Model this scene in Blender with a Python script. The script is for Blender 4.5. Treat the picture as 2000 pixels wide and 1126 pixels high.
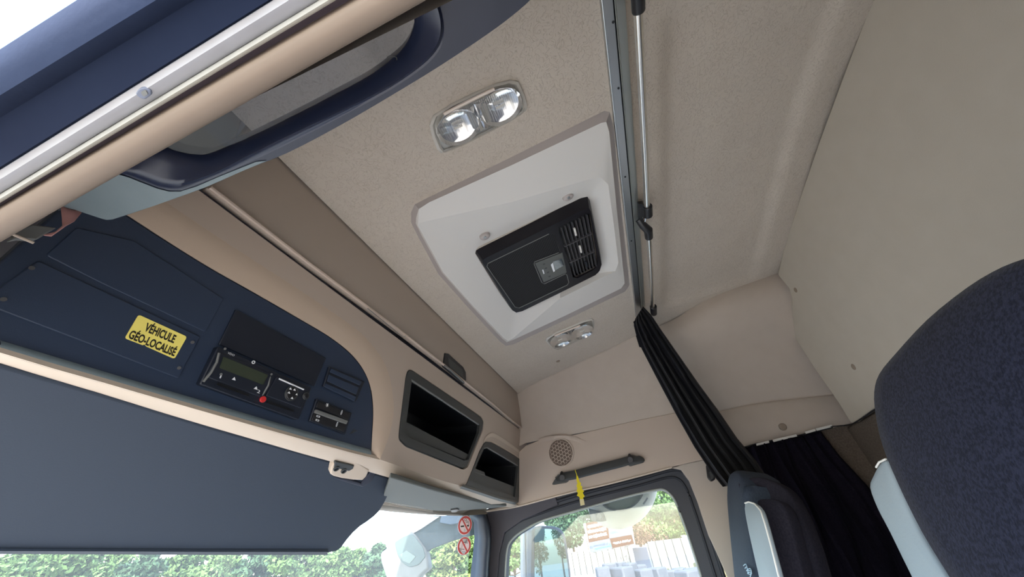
import bpy, bmesh, math, random
import numpy as np
from mathutils import Vector, Matrix
from mathutils.geometry import delaunay_2d_cdt
random.seed(7)
scn = bpy.context.scene
for _o in list(bpy.data.objects):
    bpy.data.objects.remove(_o)
COL = scn.collection

# ------------------------------------------------------------------ camera, world, sun, exposure
EYE = 2.45                       # camera height over the yard; every point below is given relative to the camera
F_PX, CX, CY = 690.0, 1000.0, 563.0
vx = np.array([293.0, 482.0, F_PX])
va = -3150.0
vy = np.array([va, -(F_PX * F_PX + 293.0 * va) / 482.0, F_PX])
vx /= np.linalg.norm(vx); vy /= np.linalg.norm(vy)
vz = np.cross(vx, vy)
RW = np.stack([vx, vy, vz])      # rows: cab axes (x across, y forward, z up) in camera axes (right, down, ahead)

cam_d = bpy.data.cameras.new('camera')
cam = bpy.data.objects.new('camera', cam_d)
COL.objects.link(cam)
cam_d.sensor_fit = 'HORIZONTAL'
cam_d.sensor_width = 36.0
cam_d.lens = F_PX / 2000.0 * 36.0
cam_d.clip_start = 0.01
cam_d.clip_end = 2000
right, down, ahead = RW[:, 0], RW[:, 1], RW[:, 2]
M = Matrix(((right[0], -down[0], -ahead[0], 0), (right[1], -down[1], -ahead[1], 0), (right[2], -down[2], -ahead[2], EYE), (0, 0, 0, 1)))
cam.matrix_world = M
scn.camera = cam

world = bpy.data.worlds.new('sky')
scn.world = world
world.use_nodes = True
wn = world.node_tree.nodes
sky = wn.new('ShaderNodeTexSky')
sky.sky_type = 'NISHITA'
sky.sun_disc = False
sky.sun_elevation = math.radians(48)
sky.sun_rotation = math.radians(250)
sky.air_density = 1.0
sky.dust_density = 1.6
world.node_tree.links.new(sky.outputs[0], wn['Background'].inputs[0])
wn['Background'].inputs[1].default_value = 0.42
sun_d = bpy.data.lights.new('sun', 'SUN')
sun_d.energy = 4.2
sun_d.angle = math.radians(0.6)
sun_d.color = (1.0, 0.95, 0.86)
sun = bpy.data.objects.new('sun', sun_d)
COL.objects.link(sun)
sdir = Vector((-0.80, -0.28, 0.86)).normalized()      # towards the sun: over the driver's side
sun.rotation_euler = sdir.to_track_quat('Z', 'Y').to_euler()
sun.location = (0, 0, 30)
scn.view_settings.view_transform = 'Standard'
scn.view_settings.look = 'None'
scn.view_settings.gamma = 1
scn.view_settings.use_curve_mapping = False
scn.view_settings.exposure = 1.85
scn.cycles.use_denoising = True
scn.cycles.max_bounces = 12
scn.cycles.diffuse_bounces = 6
scn.cycles.transparent_max_bounces = 16
scn.cycles.sample_clamp_indirect = 6

# ------------------------------------------------------------------ materials
MATS = {}


def mat(name, col, rough=0.6, metal=0.0, spec=0.4, noise=None, bump=None, col2=None, sheen=0.0, coat=0.0):
    """noise=(scale, contrast) varies the colour, bump=(scale, strength, distance) gives grain."""
    m = bpy.data.materials.new(name)
    m.use_nodes = True
    nt = m.node_tree
    b = nt.nodes['Principled BSDF']
    b.inputs['Base Color'].default_value = (*col, 1)
    b.inputs['Roughness'].default_value = rough
    b.inputs['Metallic'].default_value = metal
    b.inputs['Specular IOR Level'].default_value = spec
    if sheen:
        b.inputs['Sheen Weight'].default_value = sheen
    if coat:
        b.inputs['Coat Weight'].default_value = coat
    tc = nt.nodes.new('ShaderNodeTexCoord')
    if noise:
        n = nt.nodes.new('ShaderNodeTexNoise')
        n.inputs['Scale'].default_value = noise[0]
        n.inputs['Detail'].default_value = 5
        nt.links.new(tc.outputs['Object'], n.inputs['Vector'])
        r = nt.nodes.new('ShaderNodeValToRGB')
        r.color_ramp.elements[0].position = 0.5 - 0.5 / noise[1]
        r.color_ramp.elements[1].position = 0.5 + 0.5 / noise[1]
        c2 = col2 or tuple(c * 0.8 for c in col)
        r.color_ramp.elements[0].color = (*c2, 1)
        r.color_ramp.elements[1].color = (*col, 1)
        nt.links.new(n.outputs['Fac'], r.inputs['Fac'])
        nt.links.new(r.outputs['Color'], b.inputs['Base Color'])
    if bump:
        n = nt.nodes.new('ShaderNodeTexNoise')
        n.inputs['Scale'].default_value = bump[0]
        n.inputs['Detail'].default_value = 3
        nt.links.new(tc.outputs['Object'], n.inputs['Vector'])
        bp = nt.nodes.new('ShaderNodeBump')
        bp.inputs['Strength'].default_value = bump[1]
        bp.inputs['Distance'].default_value = bump[2]
        nt.links.new(n.outputs['Fac'], bp.inputs['Height'])
        nt.links.new(bp.outputs['Normal'], b.inputs['Normal'])
    MATS[name] = m
    return m


def headliner_material():
    """Beige pressed headliner: warped worm-like emboss under a fine felt grain."""
    m = mat('headliner_felt', (0.53, 0.475, 0.41), 0.95, spec=0.1, noise=(9, 2.0), col2=(0.50, 0.445, 0.38), sheen=0.15)
    nt = m.node_tree
    b = nt.nodes['Principled BSDF']
    tc = nt.nodes.new('ShaderNodeTexCoord')
    n1 = nt.nodes.new('ShaderNodeTexNoise'); n1.inputs['Scale'].default_value = 45; n1.inputs['Detail'].default_value = 2
    n1.inputs['Distortion'].default_value = 2.2
    n2 = nt.nodes.new('ShaderNodeTexNoise'); n2.inputs['Scale'].default_value = 420
    rmp = nt.nodes.new('ShaderNodeValToRGB')
    rmp.color_ramp.elements[0].position = 0.47; rmp.color_ramp.elements[1].position = 0.53
    add = nt.nodes.new('ShaderNodeMath'); add.operation = 'MULTIPLY_ADD'; add.inputs[1].default_value = 0.5
    bp = nt.nodes.new('ShaderNodeBump'); bp.inputs['Strength'].default_value = 0.33; bp.inputs['Distance'].default_value = 0.0025
    ln = nt.nodes.new('ShaderNodeValToRGB')
    ln.color_ramp.elements[0].position = 0.465; ln.color_ramp.elements[0].color = (1, 1, 1, 1)
    ln.color_ramp.elements[1].position = 0.535; ln.color_ramp.elements[1].color = (1, 1, 1, 1)
    e = ln.color_ramp.elements.new(0.5); e.color = (0.80, 0.78, 0.76, 1)  # darker along the emboss lines: groove shade painted into the colour
    mx = nt.nodes.new('ShaderNodeMix'); mx.data_type = 'RGBA'; mx.blend_type = 'MULTIPLY'; mx.inputs[0].default_value = 0.75
    src = b.inputs['Base Color'].links[0].from_socket
    nt.links.new(n1.outputs['Fac'], ln.inputs['Fac'])
    nt.links.new(src, mx.inputs[6]); nt.links.new(ln.outputs['Color'], mx.inputs[7])
    nt.links.new(mx.outputs[2], b.inputs['Base Color'])
    nt.links.new(tc.outputs['Object'], n1.inputs['Vector']); nt.links.new(tc.outputs['Object'], n2.inputs['Vector'])
    nt.links.new(n1.outputs['Fac'], rmp.inputs['Fac'])
    nt.links.new(n2.outputs['Fac'], add.inputs[0]); nt.links.new(rmp.outputs['Color'], add.inputs[2])
    nt.links.new(add.outputs[0], bp.inputs['Height']); nt.links.new(bp.outputs['Normal'], b.inputs['Normal'])
    return m


def pane_material(name, tint=(0.96, 0.98, 0.98), film=0.10, gloss=0.05):
    """Clear glass with a thin translucent film added to give a milky veil."""
    m = bpy.data.materials.new(name)
    m.use_nodes = True
    nt = m.node_tree
    nt.nodes.remove(nt.nodes['Principled BSDF'])
    out = nt.nodes['Material Output']
    tr = nt.nodes.new('ShaderNodeBsdfTransparent'); tr.inputs[0].default_value = (*tint, 1)
    tl = nt.nodes.new('ShaderNodeBsdfTranslucent'); tl.inputs[0].default_value = (0.92, 0.92, 0.85, 1)
    gl = nt.nodes.new('ShaderNodeBsdfGlossy'); gl.inputs['Roughness'].default_value = 0.02
    m1 = nt.nodes.new('ShaderNodeMixShader'); m1.inputs[0].default_value = film
    m2 = nt.nodes.new('ShaderNodeMixShader'); m2.inputs[0].default_value = gloss
    nt.links.new(tr.outputs[0], m1.inputs[1]); nt.links.new(tl.outputs[0], m1.inputs[2])
    nt.links.new(m1.outputs[0], m2.inputs[1]); nt.links.new(gl.outputs[0], m2.inputs[2])
    nt.links.new(m2.outputs[0], out.inputs[0])
    MATS[name] = m
    return m


def ribbed_lens_material():
    m = pane_material('ribbed_clear_lens', (0.97, 0.97, 0.96), 0.10, 0.16)
    nt = m.node_tree
    gl = [n for n in nt.nodes if n.type == 'BSDF_GLOSSY'][0]
    gl.inputs['Roughness'].default_value = 0.12
    tc = nt.nodes.new('ShaderNodeTexCoord')
    w = nt.nodes.new('ShaderNodeTexWave'); w.bands_direction = 'Y'; w.inputs['Scale'].default_value = 60
    bp = nt.nodes.new('ShaderNodeBump'); bp.inputs['Strength'].default_value = 0.6; bp.inputs['Distance'].default_value = 0.002
    nt.links.new(tc.outputs['Object'], w.inputs['Vector']); nt.links.new(w.outputs['Fac'], bp.inputs['Height'])
    nt.links.new(bp.outputs['Normal'], gl.inputs['Normal'])
    return m


def perforated_material():
    """Black speaker cloth with a regular field of small holes (too fine to model)."""
    m = mat('perforated_grille', (0.03, 0.03, 0.032), 0.6, spec=0.15)
    nt = m.node_tree
    b = nt.nodes['Principled BSDF']
    tc = nt.nodes.new('ShaderNodeTexCoord')
    v = nt.nodes.new('ShaderNodeTexVoronoi'); v.voronoi_dimensions = '2D'; v.inputs['Scale'].default_value = 170; v.inputs['Randomness'].default_value = 0.05
    r = nt.nodes.new('ShaderNodeValToRGB')
    r.color_ramp.elements[0].position = 0.30; r.color_ramp.elements[1].position = 0.42
    r.color_ramp.elements[0].color = (0.002, 0.002, 0.003, 1); r.color_ramp.elements[1].color = (0.034, 0.034, 0.037, 1)
    bp = nt.nodes.new('ShaderNodeBump'); bp.inputs['Strength'].default_value = 0.5; bp.inputs['Distance'].default_value = 0.001
    nt.links.new(tc.outputs['Object'], v.inputs['Vector']); nt.links.new(v.outputs['Distance'], r.inputs['Fac'])
    nt.links.new(r.outputs['Color'], b.inputs['Base Color']); nt.links.new(v.outputs['Distance'], bp.inputs['Height'])
    nt.links.new(bp.outputs['Normal'], b.inputs['Normal'])
    return m


M_HEAD = headliner_material()
M_SIDE = mat('side_lining_felt', (0.51, 0.445, 0.385), 0.95, spec=0.1, noise=(14, 2.0), col2=(0.48, 0.415, 0.355), bump=(350, 0.25, 0.001))
M_REAR = mat('rear_lining_felt', (0.52, 0.475, 0.405), 0.95, spec=0.1, noise=(12, 2.0), col2=(0.49, 0.445, 0.375), bump=(300, 0.3, 0.001))
M_TRIM = mat('beige_trim_plastic', (0.49, 0.405, 0.335), 0.62, spec=0.35, bump=(600, 0.15, 0.0006))
M_LOCK = mat('locker_beige_plastic', (0.44, 0.37, 0.31), 0.62, spec=0.35, bump=(600, 0.15, 0.0006))
M_LIP = mat('beige_lip_plastic', (0.56, 0.47, 0.38), 0.5, spec=0.4)
M_PANEL = mat('flare_tinted_dark_plastic', (0.021, 0.036, 0.070), 0.48, spec=0.5, bump=(700, 0.2, 0.0006))  # own blue-grey, made bluer so the base colour carries lens flare
M_PANEL2 = mat('black_module_plastic', (0.009, 0.013, 0.024), 0.42, spec=0.5, bump=(600, 0.15, 0.0005))
M_BLACK = mat('black_plastic', (0.012, 0.012, 0.015), 0.4, spec=0.5)
M_CAV = mat('cavity_black', (0.004, 0.005, 0.007), 0.35, spec=0.5)
M_DGREY = mat('dark_grey_plastic', (0.048, 0.052, 0.052), 0.45, spec=0.5, bump=(700, 0.12, 0.0005))
M_MGREY = mat('grey_plastic', (0.16, 0.165, 0.16), 0.5, spec=0.4)
M_HATCH = mat('light_grey_plastic', (0.66, 0.645, 0.615), 0.55, spec=0.4, bump=(700, 0.1, 0.0005))
M_VISOR = mat('slate_blue_visor_vinyl', (0.034, 0.046, 0.068), 0.7, spec=0.3, bump=(500, 0.25, 0.0008))
M_GVIS = mat('grey_green_visor_vinyl', (0.115, 0.125, 0.12), 0.7, spec=0.3)
M_RUBBER = mat('flare_tinted_rubber', (0.010, 0.016, 0.038), 0.85, spec=0.15, noise=(20, 1.5), col2=(0.014, 0.022, 0.048), bump=(140, 0.25, 0.001))  # black rubber with the blue veil of lens flare in its colour
M_SEAL = mat('charcoal_seal', (0.017, 0.020, 0.028), 0.6)
M_PAINT = mat('white_body_paint', (0.33, 0.33, 0.355), 0.45, spec=0.35, noise=(35, 3.0), col2=(0.30, 0.298, 0.32))
M_PAINT2 = mat('cream_sealant', (0.50, 0.50, 0.455), 0.5, noise=(60, 2.0), col2=(0.45, 0.45, 0.41))
M_PURPLE = mat('grey_purple_rubber', (0.15, 0.12, 0.145), 0.6)
M_NEARTRIM = mat('peach_beige_lining', (0.185, 0.143, 0.112), 0.7, spec=0.25, noise=(30, 2.0), col2=(0.172, 0.132, 0.103))
M_ALU = mat('brushed_aluminium', (0.46, 0.48, 0.48), 0.38, metal=1.0)
M_ALU2 = mat('satin_aluminium_tube', (0.80, 0.78, 0.73), 0.28, metal=1.0)
M_CHROME = mat('chrome_reflector', (0.92, 0.92, 0.93), 0.10, metal=1.0)
M_SEAT = mat('dark_blue_seat_fabric', (0.004, 0.005, 0.014), 0.95, spec=0.06, noise=(230, 5.0), col2=(0.014, 0.016, 0.034), bump=(420, 0.5, 0.001), sheen=0.06)
M_SEAT2 = mat('charcoal_seat_side', (0.028, 0.026, 0.036), 0.95, spec=0.1, noise=(200, 3.0), col2=(0.018, 0.017, 0.026), bump=(420, 0.4, 0.001))
M_BOLST = mat('light_grey_leatherette', (0.30, 0.35, 0.38), 0.6, spec=0.35, bump=(300, 0.3, 0.0008))
M_CURT = mat('black_curtain_cloth', (0.006, 0.0065, 0.010), 0.75, spec=0.25, bump=(500, 0.2, 0.0005), sheen=0.06)
M_CURT2 = mat('black_velvet_curtain', (0.0045, 0.0038, 0.010), 0.9, spec=0.1, noise=(160, 3.0), col2=(0.012, 0.010, 0.018))
M_CARPET = mat('brown_carpet_lining', (0.16, 0.13, 0.105), 1.0, spec=0.05, noise=(140, 3.0), col2=(0.11, 0.09, 0.075), bump=(250, 0.6, 0.003))
M_YELLOW = mat('yellow_sticker_vinyl', (0.93, 0.80, 0.19), 0.45)
M_INK = mat('black_ink', (0.02, 0.018, 0.012), 0.5)
M_WHITE = mat('white_print', (0.80, 0.82, 0.84), 0.5)
M_WHITEP = mat('white_plastic_clip', (0.75, 0.73, 0.69), 0.5)
M_RED = mat('red_plastic', (0.60, 0.03, 0.03), 0.4)
M_REDPR = mat('red_print', (0.55, 0.08, 0.07), 0.5)
M_PINKPR = mat('pale_pink_print', (0.80, 0.66, 0.66), 0.5)
M_GREYPR = mat('pale_grey_print', (0.52, 0.50, 0.52), 0.5)
M_LCD = mat('dull_green_screen', (0.030, 0.042, 0.026), 0.18, spec=0.6)
M_TREE_Y = mat('yellow_card', (0.85, 0.72, 0.03), 0.6)
M_CREAM = mat('cream_card', (0.80, 0.72, 0.42), 0.6)
M_PLUG = mat('tan_plastic_plug', (0.27, 0.215, 0.165), 0.6)
M_SALMON = mat('salmon_ribbon', (0.58, 0.30, 0.28), 0.7)
M_GLASS = pane_material('window_glass', (0.95, 0.99, 0.99), 0.032, 0.03)
M_SCREEN = pane_material('windscreen_glass', (0.93, 0.98, 0.98), 0.085, 0.03)
M_SMOKE = pane_material('smoked_pane', (0.50, 0.53, 0.60), 0.02, 0.03)
M_LENS = ribbed_lens_material()
M_PERF = perforated_material()
M_MIRROR = mat('mirror_glass', (0.13, 0.22, 0.26), 0.01, metal=1.0)
M_MIRW = mat('dirty_white_mirror_shell', (0.58, 0.575, 0.54), 0.7, spec=0.2, noise=(14, 2.5), col2=(0.48, 0.475, 0.43))
M_MIRG = mat('grey_mirror_shell', (0.17, 0.18, 0.20), 0.55)
M_MIRF = mat('front_mirror_shell', (0.20, 0.205, 0.185), 0.7, spec=0.2, noise=(14, 2.5), col2=(0.16, 0.165, 0.145))
M_MIRD = mat('dull_green_mirror_glass', (0.085, 0.115, 0.10), 0.4, noise=(10, 2), col2=(0.06, 0.085, 0.075))
M_ARM = mat('dusty_grey_arm', (0.055, 0.072, 0.072), 0.85, spec=0.15, noise=(16, 2.5), col2=(0.04, 0.053, 0.052))
M_CABPL = mat('grey_cab_floor', (0.32, 0.31, 0.30), 0.8)

# ------------------------------------------------------------------ geometry helpers
OFF = Vector((0, 0, EYE))


def ray(px, py):
    v = RW @ np.array([px - CX, py - CY, F_PX])
    return Vector(v)


def P(px, py, x=None, y=None, z=None):
    """The point of the cab that the photograph shows at (px, py), on the plane x=, y= or z=."""
    r = ray(px, py)
    if x is not None:
        return r * (x / r.x)
    if y is not None:
        return r * (y / r.y)
    return r * (z / r.z)


class Plane:
    """A flat face of the cab: origin, normal (towards the viewer), u and v along it."""

    def __init__(self, o, n, u):
        self.o = Vector(o); self.n = Vector(n).normalized()
        u = Vector(u); self.u = (u - self.n * u.dot(self.n)).normalized()
        self.v = self.n.cross(self.u)

    def hit(self, px, py, h=0.0):
        r = ray(px, py)
        o = self.o + self.n * h
        return r * (o.dot(self.n) / r.dot(self.n))

    def uv(self, p, h=0.0):
        q = self.hit(*p, h=h) - self.o
        return (q.dot(self.u), q.dot(self.v))

    def uvs(self, pts, h=0.0):
        return [self.uv(p, h) for p in pts]

    def pt(self, u, v, h=0.0):
        return self.o + self.u * u + self.v * v + self.n * h

    def uv3(self, p):
        q = Vector(p) - self.o
        return (q.dot(self.u), q.dot(self.v))


def world_of(o):
    l = Vector((0, 0, 0))
    while o is not None:
        l += o.location
        o = o.parent
    return l


def tag(o, label=None, cat=None, group=None, kind=None):
    if label: o['label'] = label
    if cat: o['category'] = cat
    if group: o['group'] = group
    if kind: o['kind'] = kind
    return o


def mk(name, verts, faces, m, parent=None, smooth=40, bevel=0.0, seg=2, label=None, cat=None, group=None, kind=None, base=None, solid=0.0, subsurf=0, tris=False):
    """One mesh object; verts are relative to the camera. smooth = angle under which edges are smooth."""
    vs = [Vector(v) + OFF for v in verts]
    if parent is not None:
        org = world_of(parent)
    elif base is not None:
        org = Vector(base) + OFF
    else:
        lo = [min(v[i] for v in vs) for i in range(3)]; hi = [max(v[i] for v in vs) for i in range(3)]
        org = Vector(((lo[0] + hi[0]) / 2, (lo[1] + hi[1]) / 2, lo[2]))
    me = bpy.data.meshes.new(name)
    me.from_pydata([v - org for v in vs], [], faces)
    if not tris:
        bm = bmesh.new(); bm.from_mesh(me)
        bmesh.ops.remove_doubles(bm, verts=bm.verts, dist=1e-6)
        bmesh.ops.recalc_face_normals(bm, faces=bm.faces)
        bm.to_mesh(me); bm.free()
    me.materials.append(m)
    if smooth:
        me.shade_smooth()
        me.set_sharp_from_angle(angle=math.radians(smooth))
    o = bpy.data.objects.new(name, me)
    COL.objects.link(o)
    if parent is not None:
        o.parent = parent
    else:
        o.location = org
    if solid:
        s = o.modifiers.new('solid', 'SOLIDIFY'); s.thickness = solid; s.offset = 0
    if bevel:
        b = o.modifiers.new('bevel', 'BEVEL'); b.width = bevel; b.segments = seg; b.limit_method = 'ANGLE'; b.angle_limit = math.radians(32)
    if subsurf:
        s = o.modifiers.new('sub', 'SUBSURF'); s.levels = subsurf; s.render_levels = subsurf
    return tag(o, label, cat, group, kind)


def thing(name, label, cat, base, group=None, kind=None):
    o = bpy.data.objects.new(name, None)
    COL.objects.link(o)
    o.location = Vector(base) + OFF
    o.empty_display_size = 0.05
    return tag(o, label, cat, group, kind)


def copy_tree(o, shift=(0, 0, 0), parent=None):
    c = o.copy()
    COL.objects.link(c)
    if parent is not None:
        c.parent = parent
    else:
        c.location = o.location + Vector(shift)
    for ch in list(o.children):
        copy_tree(ch, parent=c)
    return c


def smooth_line(pts, n=6, closed=False):
    """Catmull-Rom through points of any dimension."""
    P_ = [np.array(p, float) for p in pts]
    N = len(P_)
    out = []
    rng = range(N) if closed else range(N - 1)
    for i in rng:
        if closed:
            a, b, c, d = P_[(i - 1) % N], P_[i], P_[(i + 1) % N], P_[(i + 2) % N]
        else:
            a, b, c, d = P_[max(i - 1, 0)], P_[i], P_[i + 1], P_[min(i + 2, N - 1)]
        for k in range(n):
            t = k / n
            out.append(0.5 * (2 * b + (c - a) * t + (2 * a - 5 * b + 4 * c - d) * t * t + (3 * b - a - 3 * c + d) * t ** 3))
    if not closed:
        out.append(P_[-1])
    return [tuple(p) for p in out]


def resample(pts, n):
    p = np.array([tuple(q) for q in pts], float)
    s = np.r_[0, np.cumsum(np.linalg.norm(np.diff(p, axis=0), axis=1))]
    t = np.linspace(0, s[-1], n)
    return [Vector([np.interp(q, s, p[:, k]) for k in range(p.shape[1])]) for q in t]


def round_poly(pts, r, seg=5):
    out = []
    n = len(pts)
    for i in range(n):
        rr = r[i] if isinstance(r, (list, tuple)) else r
        a, b, c = np.array(pts[i - 1], float), np.array(pts[i], float), np.array(pts[(i + 1) % n], float)
        d1, d2 = a - b, c - b
        l1, l2 = np.linalg.norm(d1), np.linalg.norm(d2)
        q = min(rr, l1 * 0.48, l2 * 0.48)
        if q < 1e-5:
            out.append(tuple(b)); continue
        p0, p2 = b + d1 / l1 * q, b + d2 / l2 * q
        for k in range(seg + 1):
            t = k / seg
            out.append(tuple((1 - t) ** 2 * p0 + 2 * t * (1 - t) * b + t * t * p2))
    return out


def circle_uv(c, r, n=24, sx=1.0):
    return [(c[0] + r * sx * math.cos(2 * math.pi * k / n), c[1] + r * math.sin(2 * math.pi * k / n)) for k in range(n)]


def inside(p, loop):
    c = False
    n = len(loop)
    for i in range(n):
        (x0, y0), (x1, y1) = loop[i], loop[(i + 1) % n]
        if (y0 > p[1]) != (y1 > p[1]) and p[0] < (x1 - x0) * (p[1] - y0) / (y1 - y0) + x0:
            c = not c
    return c


def fill_tris(loops):
    """Triangles of a flat outline (first loop) with holes (the others)."""
    flat = [p for l in loops for p in l]
    ed = []
    k = 0
    for l in loops:
        ed += [(k + i, k + (i + 1) % len(l)) for i in range(len(l))]
        k += len(l)
    r = delaunay_2d_cdt([Vector((p[0] * 100, p[1] * 100)) for p in flat], ed, [], 0, 1e-7)
    back = [o[0] if o else None for o in r[3]]
    out = []
    for f in r[2]:
        c = sum((r[0][i] for i in f), Vector((0, 0))) / (len(f) * 100)
        if not inside(c, loops[0]) or any(inside(c, h) for h in loops[1:]):
            continue
        idx = [back[i] for i in f]
        if None in idx or len(set(idx)) < 3:
            continue
        out.append(tuple(idx))
    return out


class G:
    """Collects pieces of geometry for one mesh object."""

    def __init__(self):
        self.v = []; self.f = []

    def add(self, vs, fs):
        n = len(self.v)
        self.v += [Vector(p) for p in vs]
        self.f += [tuple(i + n for i in f) for f in fs]
        return self

    def plate(self, pl, outer, holes=(), h=0.0, th=0.01):
        """outer, holes in (u, v) of the plane; front at h, back at h - th."""
        loops = [list(outer)] + [list(q) for q in holes]
        flat = [p for l in loops for p in l]
        n = len(flat)
        vs = [pl.pt(u, v, h) for u, v in flat] + [pl.pt(u, v, h - th) for u, v in flat]
        if holes:
            tri = fill_tris(loops)
            fs = [tuple(t) for t in tri] + [tuple(i + n for i in reversed(t)) for t in tri]
        else:
            fs = [tuple(range(n)), tuple(range(2 * n - 1, n - 1, -1))]
        k = 0
        for l in loops:
            m = len(l)
            for i in range(m):
                a, b = k + i, k + (i + 1) % m
                fs.append((a, b, b + n, a + n))
            k += m
        return self.add(vs, fs)

    def loft(self, rows, closed=False):
        m = len(rows[0])
        vs = [p for r in rows for p in r]
        fs = []
        for i in range(len(rows) - 1):
            for j in range(m if closed else m - 1):
                a, b = i * m + j, i * m + (j + 1) % m
                fs.append((a, b, b + m, a + m))
        return self.add(vs, fs)

    def cap(self, row):
        return self.add(row, [tuple(range(len(row)))])

    def tube(self, pts, r, n=10, caps=True):
        pts = [Vector(p) for p in pts]
        rows = []
        for i, p in enumerate(pts):
            t = (pts[min(i + 1, len(pts) - 1)] - pts[max(i - 1, 0)]).normalized()
            a = t.cross(Vector((0, 0, 1)))
            if a.length < 0.05: a = t.cross(Vector((0, 1, 0)))
            a.normalize(); b = t.cross(a)
            rr = r[i] if isinstance(r, (list, tuple)) else r
            rows.append([p + (a * math.cos(2 * math.pi * k / n) + b * math.sin(2 * math.pi * k / n)) * rr for k in range(n)])
        self.loft(rows, closed=True)
        if caps:
            self.cap(rows[0]); self.cap(rows[-1])
        return self

    def box(self, c, ax, ay, az):
        """centre and three half-extent vectors"""
        c, ax, ay, az = Vector(c), Vector(ax), Vector(ay), Vector(az)
        vs = [c + ax * i + ay * j + az * k for i in (-1, 1) for j in (-1, 1) for k in (-1, 1)]
        return self.add(vs, [(0, 1, 3, 2), (4, 6, 7, 5), (0, 4, 5, 1), (2, 3, 7, 6), (0, 2, 6, 4), (1, 5, 7, 3)])

    def bx(self, x0, x1, y0, y1, z0, z1):
        return self.box(((x0 + x1) / 2, (y0 + y1) / 2, (z0 + z1) / 2), ((x1 - x0) / 2, 0, 0), (0, (y1 - y0) / 2, 0), (0, 0, (z1 - z0) / 2))

    def mk(self, name, m, parent=None, **k):
        return mk(name, self.v, self.f, m, parent, **k)


def pplate(name, pl, pts, m, parent=None, h=0.0, th=0.01, holes=(), r=0.0, bevel=0.0, **k):
    """Plate on a plane whose outline is read from the photograph."""
    uv = pl.uvs(pts, h)
    if r: uv = round_poly(uv, r)
    return G().plate(pl, uv, [pl.uvs(q, h) for q in holes], h, th).mk(name, m, parent, bevel=bevel, **k)


_cap = {}


def text_mesh(s, shear=0.0, offset=0.0):
    c = bpy.data.curves.new('lettering', 'FONT')
    c.body = s
    c.shear = shear
    c.offset = offset
    c.resolution_u = 3
    o = bpy.data.objects.new('lettering', c)
    COL.objects.link(o)
    dg = bpy.context.evaluated_depsgraph_get()
    dg.update()
    ev = o.evaluated_get(dg)
    me = ev.to_mesh()
    vs = [tuple(v.co) for v in me.vertices]
    fs = [tuple(p.vertices) for p in me.polygons]
    ev.to_mesh_clear()
    bpy.data.objects.remove(o)
    bpy.data.curves.remove(c)
    return vs, fs


def lettering(name, s, pl, p0, p1, p2, m, parent, h=0.0006, shear=0.0, bold=0.0, **k):
    """Flat print: p0 bottom left, p1 bottom right of the line, p2 top of the capitals above p0 (photo pixels)."""
    vs, fs = text_mesh(s, shear, bold)
    if 'H' not in _cap:
        hv, _ = text_mesh('H'); _cap['H'] = max(v[1] for v in hv)
    x0 = min(v[0] for v in vs); x1 = max(v[0] for v in vs)
    a, b, c = pl.hit(*p0, h=h), pl.hit(*p1, h=h), pl.hit(*p2, h=h)
    U = (b - a) / (x1 - x0); V = (c - a) / _cap['H']
    g = G()
    offs = [(0, 0)]
    for dx, dy in offs:
        g.add([a + U * (v[0] - x0 + dx) + V * (v[1] + dy) for v in vs], fs)
    return mk(name, g.v, g.f, m, parent, smooth=0, tris=True, **k)


# planes of the cab
def lat_plane(y0, z0, y1, z1):
    """Plane holding the across direction, through two (y, z) points; faces the driver."""
    d = Vector((0, y1 - y0, z1 - z0)).normalized()
    n = Vector((1, 0, 0)).cross(d)
    if n.dot(Vector((0, -y0, -z0))) < 0: n = -n
    return Plane((0, y0, z0), n, (1, 0, 0))


SL = -0.14
CEIL = Plane((0, 0, 0.95), (0, SL, -1), (1, 0, 0))
LOCK = lat_plane(0.653, 0.8585, 0.664, 0.645)
FACE = lat_plane(0.672, 0.64, 0.722, 0.262)
PANEL = lat_plane(0.694, 0.517, 0.738, 0.29)
VIS = lat_plane(0.775, 0.252, 1.0, 0.075)
WALLX = 2.26
SIDE = Plane((WALLX, 0, 0), (-1, 0, 0), (0, 1, 0))
DOOR = Plane((2.282, 0, 0), (-1, 0, 0), (0, 1, 0))
REARY = -0.94
REAR = Plane((0, REARY, 0), (0, 1, 0), (1, 0, 0))
CW = 1.13          # middle of the cab


def zc(y):
    return 0.95 + SL * y


# ================================================================== SETTING
# ---- ceiling over the seats
crease_px = smooth_line([(1000, 774), (1008, 770), (1050, 746), (1100, 722), (1200, 676), (1240, 657), (1290, 634)], 4)
crease = [CEIL.hit(*p) for p in crease_px]
crease = [crease[0] + (crease[0] - crease[2]) * 2] + crease


def xcrease(y):
    ys = [p.y for p in crease][::-1]; xs = [p.x for p in crease][::-1]
    return float(np.interp(y, ys, xs))


rows = []
for y in np.linspace(-0.30, 0.647, 14):
    xr = xcrease(y)
    rows.append([Vector((xl, y, zc(y))) for xl in np.linspace(2 * CW - xr, xr, 30)])
G().loft(rows).mk('ceiling', M_HEAD, kind='structure', solid=0.0)

G().tube([p + Vector((-0.001, 0, -0.001)) for p in crease[1:]], 0.0035, 6).mk('trim_2', M_SIDE, kind='structure')

# ---- ceiling over the bunk: pressed panel with a raised border
rear_edge = [REAR.hit(*p) for p in [(1722, -60), (1700, 0), (1650, 132), (1600, 268), (1560, 385), (1530, 482), (1516, 534)]]
rx = [p.x for p in rear_edge]; rz = [p.z for p in rear_edge]
rx = [2 * CW - rx[-1], 2 * CW - rx[-3]] + rx if rx[0] > 0.5 else rx
rz = [rz[-1], rz[-3]] + rz if len(rx) != len(rz) else rz


RFIT = np.polyfit(rx, rz, 3)


def sstep(a, b, t):
    t = min(max((t - a) / (b - a), 0), 1)
    return t * t * (3 - 2 * t)


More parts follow.
